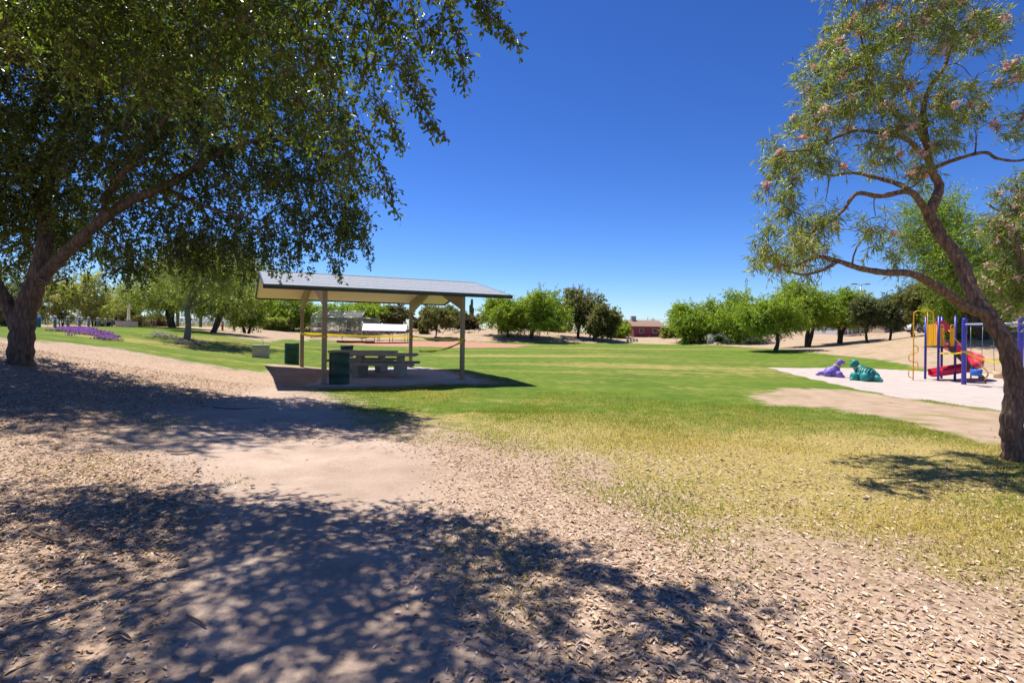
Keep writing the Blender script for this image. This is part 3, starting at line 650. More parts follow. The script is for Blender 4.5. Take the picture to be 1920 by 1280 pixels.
# oak overhanging the camera, its trunk stands behind to the left
def near_oak():
    g = Grow(15); b = Vector((-5.6, 1.2, h(-5.6, 1.2)))
    g.limb([b + Vector((0, 0, -.2)), b + Vector((.05, .05, 1.2)), (-5.3, 1.5, 2.6), (-5.0, 1.9, 3.6)], .30, .20)
    g.limb([(-5.1, 1.8, 3.3), (-4.2, 3.0, 4.6), (-3.1, 4.2, 5.2), (-2.2, 5.0, 5.3), (-1.3, 5.3, 5.0)], .07, .02)
    g.limb([(-5.1, 1.8, 3.4), (-4.6, 3.6, 5.0), (-4.0, 5.2, 5.6), (-3.2, 6.3, 5.4)], .07, .02)
    g.limb([(-4.2, 3.0, 4.6), (-2.8, 3.4, 5.5), (-1.3, 4.1, 5.7), (-.2, 4.7, 5.2)], .05, .015)
    g.limb([(-5.0, 1.9, 3.6), (-4.8, 2.2, 5.2), (-4.2, 2.8, 6.8)], .14, .04)
    bl = []
    for px, py, d, rr in [(430,40,6.0,.8),(570,60,5.8,.75),(690,50,5.6,.6),(560,180,6.0,.62),(640,240,5.8,.42),(330,110,6.3,.8),(210,60,6.3,.9),(790,30,5.2,.38),(720,140,5.6,.38),(480,-130,5.6,1.0),(700,-120,5.2,.8),(860,-60,4.9,.38),(260,-150,6,1.1),(640,330,5.7,.22),(60,20,6.2,.9),(430,190,6.2,.5)]:
        bl.append((P(px, py, d), (rr, rr, rr * .9)))
    bl += [((-4.2, 4.2, 5.6), 1.0), ((-2.9, 4.0, 6.2), 1.0), ((-5.6, 4.6, 5.4), 1.0), ((-6.4, 5.6, 5.2), .9), ((-1.6, 4.4, 6.2), .9), ((-.5, 4.6, 5.6), .6), ((-4.8, 6.4, 5.7), .8), ((-6.2, 3.4, 6.2), 1.1), ((-3.4, 5.4, 6.4), .9), ((-2.2, 5.0, 6.0), .8), ((-5.4, 3.0, 6.6), 1.0)]
    T1 = g.blobs(bl, 1.2); g.colonize(T1, .02, .006)
    T2 = g.blobs(bl, 20, .5); g.colonize(T2, .008, .0025)
    cen = (-3, 4.5, 6)
    t1, l1 = g.sprays(T2, 4, .42, 11, .074, .036, cen, .5, .3, .8, 'obo', OAK, .6, .0025, .9)
    fr = []
    for pts in [[(880,-20,4.75),(920,20,4.72),(945,50,4.7),(962,76,4.7)], [(835,10,5.0),(856,60,5),(866,110,5),(871,155,5)], [(745,120,5.3),(785,190,5.3),(808,225,5.3),(827,254,5.3)], [(670,230,5.6),(705,290,5.6),(728,345,5.6),(739,392,5.6)],
                [(800,40,5.1),(830,90,5.1),(850,125,5.1)], [(760,90,5.3),(780,150,5.3),(790,200,5.3)], [(700,170,5.5),(735,240,5.5),(752,270,5.5)], [(640,260,5.7),(680,330,5.7),(722,350,5.7)], [(900,-30,4.8),(905,10,4.8),(912,40,4.8)]]:
        c = catmull([P(*q) for q in pts], 9)
        for a_, b_ in zip(c[:-1], c[1:]): g.segs.append((np.array(a_), np.array(b_), .005, .004))
        g.segs.append((np.array(c[0]), g.N[np.argmin(((g.N - np.array(c[0])) ** 2).sum(1))], .005, .007))
        fr += [tuple(q + Vector(g.r.normal(0, .012, 3))) for q in c]
    t2, l2 = g.sprays(np.array(fr), 2, .13, 4, .066, .030, cen, .7, .1, .8, 'obo', OAK, .5, .002, .5)
    make_tree('oak_tree', b, g, [t1, t2], [l1, l2], 'bark_oak', 'overhanging oak whose leafy boughs fill the top left of the picture')
near_oak()

# flowering desert willow on the right
WIL = [(.20, .26, .05), (.27, .32, .08), (.14, .19, .045), (.32, .36, .11), (.23, .25, .11)]
def desert_willow():
    g = Grow(25); b = G(1902, 7.15)
    g.limb([b + Vector((.02, 0, -.2)), b + Vector((0, 0, .1)), P(1897, 790, 7.15), P(1904, 725, 7.2), P(1890, 655, 7.3), P(1853, 592, 7.5), P(1822, 547, 7.7), P(1800, 490, 7.9), P(1762, 438, 8.1), P(1740, 400, 8.2)], .145, .08, 8, .004)
    g.limb([P(1740, 402, 8.2), P(1754, 374, 8.2), P(1761, 348, 8.3), P(1748, 322, 8.3), P(1739, 284, 8.3), P(1731, 212, 8.4), P(1744, 165, 8.5), P(1774, 118, 8.6), P(1788, 44, 8.7), P(1800, -40, 8.8)], .085, .016)
    g.limb([P(1742, 405, 8.2), P(1726, 380, 8.1), P(1704, 359, 8.0), P(1651, 368, 7.9), P(1607, 363, 7.8), P(1581, 394, 7.7), P(1550, 420, 7.6), P(1510, 440, 7.5)], .06, .012)
    g.limb([P(1706, 360, 8.0), P(1686, 346, 8.3), P(1642, 333, 8.5), P(1599, 324, 8.7), P(1555, 329, 8.8), P(1520, 314, 8.9), P(1480, 300, 8.9)], .045, .01)
    g.limb([P(1738, 270, 8.3), P(1715, 235, 8.3), P(1680, 215, 8.3), P(1642, 175, 8.2), P(1634, 149, 8.2), P(1625, 109, 8.2), P(1614, 60, 8.2), P(1630, -20, 8.2)], .05, .012)
    g.limb([P(1740, 300, 8.3), P(1700, 262, 8.0), P(1642, 249, 7.9), P(1607, 245, 7.8), P(1568, 258, 7.7), P(1524, 280, 7.6), P(1470, 285, 7.5)], .04, .01)
    g.limb([P(1634, 150, 8.2), P(1590, 170, 8.4), P(1540, 180, 8.6), P(1490, 150, 8.8)], .025, .008)
    g.limb([P(1846, 588, 7.5), P(1810, 575, 7.4), P(1765, 543, 7.3), P(1712, 514, 7.2), P(1660, 511, 7.1), P(1612, 503, 7.1), P(1570, 489, 7.1), P(1530, 482, 7.1), P(1480, 500, 7.1), P(1440, 485, 7.1)], .075, .014)
    g.limb([P(1570, 490, 7.1), P(1545, 505, 7.0), P(1505, 515, 6.9), P(1470, 505, 6.9)], .03, .01)
    g.limb([P(1745, 318, 8.3), P(1790, 300, 8.1), P(1845, 286, 7.9), P(1872, 298, 7.8), P(1925, 298, 7.7), P(1990, 250, 7.6)], .035, .012)
    g.limb([P(1738, 230, 8.4), P(1700, 190, 8.9), P(1690, 130, 9.2), P(1710, 60, 9.4), P(1700, -30, 9.5)], .035, .01)
    bl = []
    for px, py, rr in [(1485,455,52),(1445,478,36),(1535,425,42),(1470,385,42),(1475,290,48),(1520,220,52),(1550,140,55),(1615,60,62),(1690,70,55),(1775,60,55),(1830,70,42),(1600,195,50),(1680,155,52),(1765,180,52),(1690,250,48),(1640,290,40),(1785,250,45),(1560,295,40),(1640,440,34),(1672,470,24),(1860,50,34),(1885,140,36),(1905,225,40),(1640,-60,75),(1780,-50,75),(1510,500,32),(1600,130,40),(1480,330,36),(1840,210,30),(1725,320,34),(1560,400,30)]:
        for dd in (7.5, 8.4): bl.append((P(px + g.r.uniform(-12, 12), py + g.r.uniform(-12, 12), dd + g.r.uniform(-.3, .4) - (.5 if py > 420 else 0)), rr * .0079))
    T1 = g.blobs(bl, 5); g.colonize(T1, .02, .005, .18)
    T2 = g.blobs(bl, 30, .5); g.colonize(T2, .007, .0025, .18)
    cen = P(1690, 280, 8.2)
    t1, l1 = g.sprays(T2, 5, .24, 10, .115, .016, cen, .1, .6, .75, 'rhomb', WIL, .4, .0018, .5, .1)
    pk = T2[g.r.rand(len(T2)) < .22]; fl = []
    PK = [(.74, .46, .56), (.80, .58, .66), (.68, .36, .48), (.82, .70, .72)]
    _, f1 = g.sprays(pk, 6, .07, 5, .055, .042, cen, -.3, .5, 1.0, 'rhomb', PK, .4, .001, 0, .35)
    make_tree('desert_willow', b, g, [t1], [l1], 'bark_willow', 'leaning desert willow with curved brown trunk and pink blossoms', flowers=[f1])
    # second willow, mostly out of frame on the right
    g = Grow(35); b = G(2010, 13.0)
    for k in range(4): g.limb([b + Vector((0, 0, -.2)), b + Vector((g.r.normal(0, .2), g.r.normal(0, .2), 1.2)), P(1940 + 45 * g.r.randn(), 470 + 30 * g.r.randn(), 13 + g.r.randn() * .5), P(1930 + 60 * g.r.randn(), 380, 13 + g.r.randn() * .7)], .09, .02)
    bl = [(P(px, py, dd), rr) for px, py, dd, rr in [(1890,430,12.8,.62),(1875,510,12.8,.55),(1930,370,13,.7),(1960,470,13,.9),(1905,560,12.8,.4),(2010,380,13.4,1.0),(1960,560,13,.6),(2060,480,13,1.0)]]
    T1 = g.blobs(bl, 2.5); g.colonize(T1, .014, .004); T2 = g.blobs(bl, 42, .45); g.colonize(T2, .006, .002)
    cen = P(1960, 450, 13); t1, l1 = g.sprays(T2, 5, .32, 10, .13, .02, cen, .3, .6, .8, 'rhomb', WIL, .4, .002, .6)
    pk = T2[g.r.rand(len(T2)) < .5]; _, f1 = g.sprays(pk, 6, .12, 5, .055, .042, cen, 0, .9, 1.0, 'rhomb', PK, .4, .001, 0, .35)
    make_tree('desert_willow', b, g, [t1], [l1], 'bark_willow', 'dense pink flowering desert willow cut off by the right edge of the picture', flowers=[f1])
desert_willow()

GREEN = [(.26, .37, .035), (.32, .43, .045), (.18, .28, .03), (.38, .46, .06)]
YELG = [(.30, .36, .08), (.36, .40, .10), (.22, .28, .06), (.32, .33, .13)]
OLIVE = [(.17, .19, .06), (.21, .22, .075), (.13, .15, .05), (.24, .20, .09)]
GREY = [(.17, .20, .10), (.21, .235, .13), (.13, .16, .08)]
PALE = [(.42, .44, .14), (.50, .50, .20), (.34, .38, .12), (.46, .42, .22)]
BROWN = [(.20, .14, .07), (.15, .13, .06), (.10, .11, .04)]
def bgtree(label, tpx, d, box_, cols, seed, stems=2, wispy=.6, dens=1.0, bark='bark_far', group=None, trunk_r=.16, name='mesquite_tree', depth=1.0, fork=.45, cat='tree', leafk=1.0, gz=None):
    """box_: crown x0, top, x1, bottom in photo pixels at distance d"""
    g = Grow(seed); b = G(tpx, d); x0, y0, x1, y1 = box_; s = d / FPX
    c = P((x0 + x1) / 2, (y0 + y1) / 2, d); rx, rz = (x1 - x0) / 2 * s, (y1 - y0) / 2 * s; ry = rx * depth
    zb = c.z - rz; fh = b.z + max(.25, (zb - b.z) * .8 + .2 * rz) * (fork / .45)
    bl = []
    for k in range(14):
        q = unit(g.r.normal(0, 1, 3)) * g.r.uniform(.5, .72); kk = g.r.uniform(.36, .52)
        bl.append((Vector((c.x + q[0] * rx, c.y + q[1] * ry, c.z + q[2] * rz)), (rx * kk, ry * kk, rz * kk)))
    bl.append((c, (rx * .55, ry * .55, rz * .5)))
    for k in range(stems):
        a = g.r.uniform(0, 6.28); sp = (.12 + .25 * (stems > 1)) * (fh - b.z)
        st = b + Vector((math.cos(a) * .12 * (stems > 1), math.sin(a) * .12 * (stems > 1), -.15)); f = Vector((b.x + math.cos(a) * sp + (c.x - b.x) * .3, b.y + math.sin(a) * sp, fh))
        g.limb([st, st.lerp(f, .5) + Vector(g.r.normal(0, .06, 3)), f], trunk_r, trunk_r * .72, 4)
        for i in range(4 if stems > 1 else 6):
            e = bl[g.r.randint(0, len(bl))][0]; g.limb([f, f.lerp(e, .5) + Vector((0, 0, .1 * rz)) + Vector(g.r.normal(0, .1, 3)) * rx * .4, e], trunk_r * .55, trunk_r * .12, 4)
    vol = rx * ry * rz
    n1 = 24; n2 = int(190 * dens)
    q = g.blobs(bl, 1); T1 = g.blobs(bl, max(.05, n1 / max(1, len(q)))); g.colonize(T1, .02, .01)
    T2 = g.blobs(bl, n2 / max(1, len(q)), .45); T2 = T2[T2[:, 2] > hgrid(T2[:, 0], T2[:, 1]) + .25]; g.colonize(T2, .012, .006)
    ls = min(max(.06, d * .0031), .28) * leafk; m = (rx + rz) / 2
    t1, l1 = g.sprays(T2, 7, .36 * m, 15, ls * (1.5 if wispy > .5 else 1.15), ls * (.42 if wispy > .5 else .6), c, .15, .8, .6, 'rhomb', cols, .5, .006, .35)
    return make_tree(name, b, g, [t1], [l1], bark, label, cat, group)
FG = 'trees on the far bank of the field'; RG = 'trees along the right bank'; LG = 'trees on the left bank'
bgtree('grey barked tree with Y forked trunk standing on the left lawn', 350, 33, (235, 440, 480, 580), YELG, 101, 1, .3, 1.5, 'bark_grey', LG, .20, 'ash_tree')
bgtree('thick trunked mesquite with low arching limbs behind the grey forked tree', 325, 52, (215, 495, 425, 592), YELG, 102, 2, .6, 1.5, group=LG, trunk_r=.30)
bgtree('mesquite with short wide forked trunk, right of the grey forked tree', 396, 46, (330, 500, 500, 600), YELG, 103, 2, .6, 1.3, group=LG, trunk_r=.24)
bgtree('bright green mesquite drooping to the ground left of the shelter roof', 462, 57, (415, 508, 508, 612), GREEN, 104, 2, .6, 1.4, group=LG)
bgtree('mesquite seen behind the left shelter posts', 548, 84, (498, 555, 600, 612), GREEN, 105, 2, .6, 1.1, group=FG)
bgtree('fork trunked mesquite behind the backstop', 652, 86, (592, 560, 722, 604), GREEN, 106, 1, .6, 1.2, group=FG, trunk_r=.32)
bgtree('thin brownish tree behind the white dugout roof', 732, 88, (700, 572, 775, 606), BROWN, 107, 2, .4, .6, group=FG)
bgtree('green tree behind the dugout, between the brown one and the backstop', 700, 95, (668, 566, 738, 600), GREEN, 127, 1, .6, .8, group=FG)
bgtree('small sparse olive tree between the two right shelter posts', 816, 78, (782, 570, 848, 616), OLIVE, 108, 1, .4, .7, group=FG, trunk_r=.12)
bgtree('left one of the two round green mesquites past the shelter roof', 951, 80, (892, 560, 1005, 616), GREEN, 109, 2, .6, 1.6, group=FG, trunk_r=.2)
bgtree('right one of the two round green mesquites past the shelter roof', 998, 78, (948, 549, 1076, 618), GREEN, 110, 2, .6, 1.8, group=FG, trunk_r=.2)
bgtree('tallest tree on the far bank, open dark olive crown', 1084, 83, (1040, 537, 1132, 616), OLIVE, 111, 1, .2, 1.1, group=FG, trunk_r=.26, name='eucalyptus_tree')
bgtree('short round dark olive tree right of the tallest far tree', 1112, 80, (1096, 572, 1164, 630), OLIVE, 112, 1, .2, 1.2, group=FG, trunk_r=.2, name='olive_tree')
bgtree('low bright green shrub left of the red house', 1160, 88, (1130, 606, 1184, 640), GREEN, 113, 3, .6, .7, group=FG, trunk_r=.06, name='shrub', cat='shrub')
bgtree('yellowish shrub at the left foot of the big right tree mass', 1252, 84, (1238, 610, 1272, 644), YELG, 114, 3, .6, .6, group=RG, trunk_r=.06, name='shrub', cat='shrub')
bgtree('leftmost mesquite of the right tree mass, foliage down to the ground', 1312, 74, (1258, 560, 1366, 646), GREEN, 115, 3, .6, 1.8, group=RG)
bgtree('wide mesquite between the leftmost and the dark trunked ones on the right bank', 1400, 68, (1340, 552, 1456, 640), GREEN, 116, 2, .6, 1.7, group=RG)
bgtree('mesquite with dark single trunk standing at the foot of the right bank', 1452, 45, (1396, 556, 1520, 630), GREEN, 117, 1, .6, 1.5, group=RG, trunk_r=.19)
bgtree('mesquite with two leaning dark trunks on the right bank', 1512, 53, (1440, 530, 1575, 618), GREEN, 118, 2, .6, 1.8, group=RG, trunk_r=.22)
bgtree('mesquite in front of the gabled house', 1573, 55, (1520, 532, 1625, 612), GREEN, 119, 2, .6, 1.5, group=RG, trunk_r=.2)
bgtree('left one of the two small grey green trees on the right slope', 1627, 50, (1594, 556, 1656, 618), GREY, 120, 1, .6, 1.0, group=RG, trunk_r=.13, name='acacia_tree')
bgtree('right one of the two small grey green trees on the right slope', 1668, 49, (1640, 552, 1704, 616), GREY, 121, 1, .6, 1.0, group=RG, trunk_r=.12, name='acacia_tree')
bgtree('dark grey green tree left of the yellow climbing arch', 1714, 46, (1684, 520, 1762, 614), OLIVE, 122, 1, .6, 1.2, group=RG, trunk_r=.16, name='acacia_tree')
bgtree('tall bright green mesquite rising behind the play tower', 1850, 36, (1690, 340, 1905, 606), GREEN, 123, 2, .6, 2.6, group=RG, trunk_r=.22)
bgtree('low leafy mesquite directly behind the red arch of the play tower', 1835, 39, (1735, 548, 1880, 634), GREEN, 125, 3, .6, 1.5, group=RG, trunk_r=.12)
bgtree('green mesquite behind the swing set at the right edge', 1935, 38, (1850, 470, 2010, 600), GREEN, 124, 2, .6, 1.4, group=RG, trunk_r=.2)
for i, (lb, px, d, bx, cl) in enumerate([('feathery olive shrub behind the bollards, nearest the oak trunk', 115, 62, (70, 520, 160, 611), PALE), ('tall pale shrub behind the middle bollards', 175, 62, (135, 505, 225, 606), PALE), ('bright yellow green bush behind the right bollards', 192, 68, (165, 572, 218, 612), YELG),
        ('grey shrub at the left edge behind the oak trunk', 15, 50, (-40, 510, 60, 618), GREY), ('dark green shrub beside the white light pole', 240, 70, (200, 545, 275, 612), YELG), ('dry golden shrub behind the light pole base', 256, 64, (240, 592, 268, 614), BROWN)]):
    bgtree(lb, px, d, bx, cl, 140 + i, 4, .6, .75 if i != 5 else .5, group='desert shrubs behind the bollards', trunk_r=.07, name='desert_shrub', cat='shrub')
for i, (lb, px, d, bx, cl) in enumerate([('low desert scrub behind the left shelter post', 575, 96, (545, 600, 610, 622), OLIVE), ('brown desert scrub bush right of the dugout', 785, 95, (768, 596, 806, 622), BROWN), ('green scrub bush between the front and back right posts', 793, 84, (786, 600, 803, 626), OLIVE), ('brushy scrub right of the front right shelter post', 880, 92, (850, 590, 905, 624), BROWN), ('low scrub under the two round mesquites', 1040, 96, (1010, 604, 1075, 624), YELG), ('low scrub seen under the right bank mesquites', 1425, 82, (1360, 606, 1480, 640), OLIVE), ('dry scrub seen left of the grey forked tree trunk', 300, 80, (262, 592, 322, 614), BROWN), ('green scrub right of the left bank mesquites', 520, 80, (490, 594, 548, 618), YELG), ('sparse grey scrub behind the right shelter post', 850, 98, (830, 576, 872, 622), GREY)]):
    bgtree(lb, px, d, bx, cl, 160 + i, 4, .6, .7, group='desert scrub on the far bank', trunk_r=.06, name='desert_shrub', cat='shrub')
def far_wood():
    """mass of desert vegetation that closes the view behind the banks"""
    rng = np.random.RandomState(77); n = 26000; x = rng.uniform(-170, 150, n); y = rng.uniform(112, 175, n); k = nz2(x, y * .4, .09, 6)
    top = np.clip(1.1 + 1.3 * k, .25, 3.4) * (1 - .75 * ((x > 18) & (x < 36))); z = hgrid(x, y) + rng.rand(n) * top
    pos = np.stack([x, y, z], -1); v, f, q = leaf_geo(pos, unit(rng.normal(0, 1, (n, 3)) + [0, 0, .4]), unit(rng.normal(0, 1, (n, 3)) + [0, 0, .5]), rng.uniform(.25, .5, n), rng.uniform(.12, .25, n))
    c = np.array(OLIVE + YELG[:2] + BROWN)[rng.randint(0, 9, n)] * rng.uniform(.7, 1.2, (n, 1))
    tag(link('desert_brush', npmesh('desert_brush', v, f, np.repeat(c, q, 0)), 'leaf'), 'low desert brush massed beyond the far bank', 'brush', kind='stuff')
far_wood()
def rubble():
    rng = np.random.RandomState(90); vs, fs, n = [], [], 0
    cube = np.array([[-1,-1,-1],[1,-1,-1],[1,1,-1],[-1,1,-1],[-1,-1,1],[1,-1,1],[1,1,1],[-1,1,1]], float); cf = np.array([[0,3,2,1],[4,5,6,7],[0,1,5,4],[1,2,6,5],[2,3,7,6],[3,0,4,7]])
    for k in range(700):
        px = rng.choice([rng.uniform(560, 900), rng.uniform(560, 900), rng.uniform(1340, 1480)]); p = G(px, rng.uniform(84, 100) if px < 1000 else rng.uniform(66, 78)); s = rng.uniform(.1, .42)
        v = cube * (s * rng.uniform(.6, 1.2, 3)) * .5 + rng.normal(0, .12 * s, (8, 3)); a = rng.uniform(0, 6.28); v = v @ np.array([[math.cos(a), -math.sin(a), 0], [math.sin(a), math.cos(a), 0], [0, 0, 1]])
        vs.append(v + np.array([p.x, p.y, p.z + .08 * s])); fs.append(cf + n); n += 8
    M['rock'] = mat('rock_tan', (.42, .32, .24), .9, .25, .8, .4, 8)
    tag(link('bank_rubble', npmesh('bank_rubble', np.concatenate(vs), [np.concatenate(fs)]), 'rock'), 'pale tan rubble strewn over the far bank', 'rocks', kind='stuff')
rubble()
flower_patch('purple_flowers', [(112,618),(150,615),(205,626),(228,640),(190,638),(150,629)], 5200, [(.26, .09, .50), (.34, .13, .60), (.20, .07, .42)], 'bright purple flower patch on the left bank', 51)
flower_patch('lavender_flowers', [(285,622),(330,632),(350,638),(392,645),(380,651),(345,645),(300,632)], 1700, [(.34, .27, .40), (.40, .34, .42), (.30, .26, .30)], 'faded lavender ground flowers around the grey forked tree', 52, .10)

# ------------------------------------------------------------------ playground
M['blue'] = mat('play_blue', (.035, .03, .30), .35, .08, 2); M['yellow'] = mat('play_yellow', (.80, .40, .015), .35, .06, 2); M['red'] = mat('play_red', (.62, .03, .075), .3, .08, 2)
M['brown'] = mat('play_brown', (.07, .04, .03), .5, .15, 4); M['chain'] = mat('chain_steel', (.32, .32, .32), .4, .1, 5, 0, 10, .8)
M['seatblue'] = mat('seat_blue', (.02, .13, .52), .4, .08, 3); M['seattan'] = mat('seat_tan', (.60, .42, .22), .5, .08, 3); M['swingblue'] = mat('swing_blue', (.05, .05, .42), .35, .08, 2)
M['bar'] = mat('swing_bar', (.30, .33, .50), .4, .1, 3)
def play_tower():
    b = G(1759, 23.6); t = empty('play_tower', b, 0, 'play tower with yellow panels, blue posts and red curved slide', 'playground')
    s = .74; D = 1.5; H = 2.85
    for x, y in ((0, 0), (s, 0), (0, s), (s, s)):
        p = tubeo('post', [(x, y, -.3), (x, y, H)], .048, 'blue', t, 12)
        bm = bmesh.new(); bmesh.ops.create_uvsphere(bm, u_segments=12, v_segments=6, radius=.05); bmesh.ops.translate(bm, vec=(x, y, H), verts=bm.verts[:]); bm2('post_cap', bm, 'blue', p, True)
    boxo('deck', (s / 2, s / 2, D), (s + .06, s + .06, .06), 'brown', t, .01)
    def panel(a, c, z0, z1, n):
        fr = bmesh.new(); a, c = Vector(a), Vector(c)
        up = Vector((0, 0, 1)); ring_tube(fr, [a + up * z0, a + up * z1, c + up * z1, c + up * z0, a + up * z0], .018, 6)
        pn = bm2('panel', fr, 'yellow', t, True)
        for k in range(n):
            q = a.lerp(c, (k + .5) / n); boxo('slat', (q.x, q.y, (z0 + z1) / 2), (max(abs(c.x - a.x) / n * .86, .022), max(abs(c.y - a.y) / n * .86, .022), z1 - z0 - .02), 'yellow', pn, .004)
    panel((0, .08, 0), (0, s - .08, 0), D + .06, D + 1.02, 6); panel((.06, s, 0), (s - .06, s, 0), D + .06, D + .8, 6)
    for x in (.06, s - .22):
        g_ = tubeo('grab_rail', catmull([(x, -.01, D + .05), (x, -.01, D + .85), (x + .08, -.01, D + .98), (x + .16, -.01, D + .85), (x + .16, -.01, D + .05)], 5), .019, 'yellow', t)
        for k in range(3): boxo('slat', (x + .04 + .04 * k, -.01, D + .45), (.024, .018, .8), 'yellow', g_, .003)
    # red arched hood over the slide entrance
    bm = bmesh.new(); n = 14; pr = None
    for k in range(n + 1):
        a = math.pi * k / n; x = s / 2 + .06 - math.cos(a) * (s / 2 + .02); z = D + .78 + math.sin(a) * .40
        q = [bm.verts.new((x, .36, z)), bm.verts.new((x, .42, z)), bm.verts.new((x, .42, D + .68)), bm.verts.new((x, .36, D + .68))]
        if pr:
            for i in range(4): bm.faces.new((pr[i], q[i], q[(i + 1) % 4], pr[(i + 1) % 4]))
        else: bm.faces.new(q)
        pr = q
    bm.faces.new(pr[::-1]); bmesh.ops.recalc_face_normals(bm, faces=bm.faces[:])
    bm2('hood_panel', bm, 'red', t, False)
    # slide: out to the right, half turn, back to the left behind the tower
    path = catmull([(s - .05, .62, D + .02), (s + .30, .72, D - .10), (s + .80, .74, D - .34), (s + 1.12, .50, D - .60), (s + 1.02, .12, D - .84), (s + .62, .02, D - 1.02), (s + .2, .2, .36), (.3, .36, .24), (.05, .38, .21)], 7)
    bm = bmesh.new(); pr = None; prof = [(-.27, .24), (-.25, .06), (-.15, 0), (0, -.015), (.15, 0), (.25, .06), (.27, .24), (.30, .25), (.28, .03), (.16, -.04), (0, -.055), (-.16, -.04), (-.28, .03), (-.30, .25)]
    for i, p in enumerate(path):
        tg = (path[min(i + 1, len(path) - 1)] - path[max(i - 1, 0)]); tg.z = 0; tg.normalize(); sd = tg.cross(Vector((0, 0, 1)))
        hi = 1 + .5 * math.sin(math.pi * i / len(path))
        q = [bm.verts.new(p + sd * u_ + Vector((0, 0, w_ * (hi if w_ > 0 else 1)))) for u_, w_ in prof]
        if pr:
            for k in range(len(prof)): bm.faces.new((pr[k], q[k], q[(k + 1) % len(prof)], pr[(k + 1) % len(prof)]))
        pr = q
    bmesh.ops.recalc_face_normals(bm, faces=bm.faces[:]); sl_ = bm2('slide', bm, 'red', t, True)
    tubeo('slide_leg', [(s + 1.12, .48, -.3), (s + 1.12, .48, D - .64)], .03, 'yellow', sl_); tubeo('slide_leg', [(.2, .24, -.3), (.2, .24, .2)], .03, 'black', sl_)
    # stair going down to the right front
    a, e = Vector((s * .55, -.04, D)), Vector((s + .62, -.85, .02)); dv = e - a; sd = Vector((dv.x, dv.y, 0)).normalized().cross(Vector((0, 0, 1)))
    st = None
    for k in (-1, 1):
        bm = bmesh.new(); ang = [a + sd * k * .24 + Vector((0, 0, z)) for z in (-.12, .12)] + [e + sd * k * .24 + Vector((0, 0, z)) for z in (.2, -.02)]
        f0 = [bm.verts.new(p) for p in ang]; f1 = [bm.verts.new(p + sd * .03) for p in ang]; bm.faces.new(f0); bm.faces.new(f1[::-1])
        for i in range(4): bm.faces.new((f0[i], f0[(i + 1) % 4], f1[(i + 1) % 4], f1[i]))
        bmesh.ops.recalc_face_normals(bm, faces=bm.faces[:]); st = bm2('stair_stringer', bm, 'brown', t)
        tubeo('hand_rail', catmull([a + sd * k * .26 + Vector((0, 0, .75)), a.lerp(e, .25) + sd * k * .27 + Vector((0, 0, .62)), a.lerp(e, .8) + sd * k * .27 + Vector((0, 0, .55)), e + sd * k * .27 + Vector((.04, -.05, .42)), e + sd * k * .27 + Vector((-.04, .05, .12))], 5), .018, 'yellow', t)
    for k in range(6):
        p = a.lerp(e, (k + .6) / 6.4); bm = bmesh.new(); box(bm, (0, 0, 0), (.47, .2, .035), Matrix.Rotation(math.atan2(sd.y, sd.x), 3, 'Z')); bm2('tread', bm, 'brown', t, loc=p)
    # loop climber with arch on the left
    x = -.92; y = .25
    cl = tubeo('climber_arch', catmull([(x, y, -.3), (x, y, 1.5), (x, y, 2.85), (x + .06, y, 3.05), (x + .25, y, 3.1), (x + .7, y, 3.1), (x + .86, y + .02, 3.03), (x + .92, y + .05, 2.8), (x + .92, y + .05, D + .1)], 6), .024, 'yellow', t)
    for k in range(4):
        z = .12 + k * .36; sg = -1 if k % 2 == 0 else 1
        tubeo('loop_rung', catmull([(x, y, z), (x + sg * .14, y, z + .01), (x + sg * .2, y, z + .09), (x + sg * .2, y, z + .25), (x + sg * .14, y, z + .33), (x, y, z + .34)], 5), .02, 'yellow', cl)
    tubeo('support_bar', [(x + .62, y, 3.09), (x + .62, y + .02, D + .1)], .018, 'yellow', cl)
play_tower()
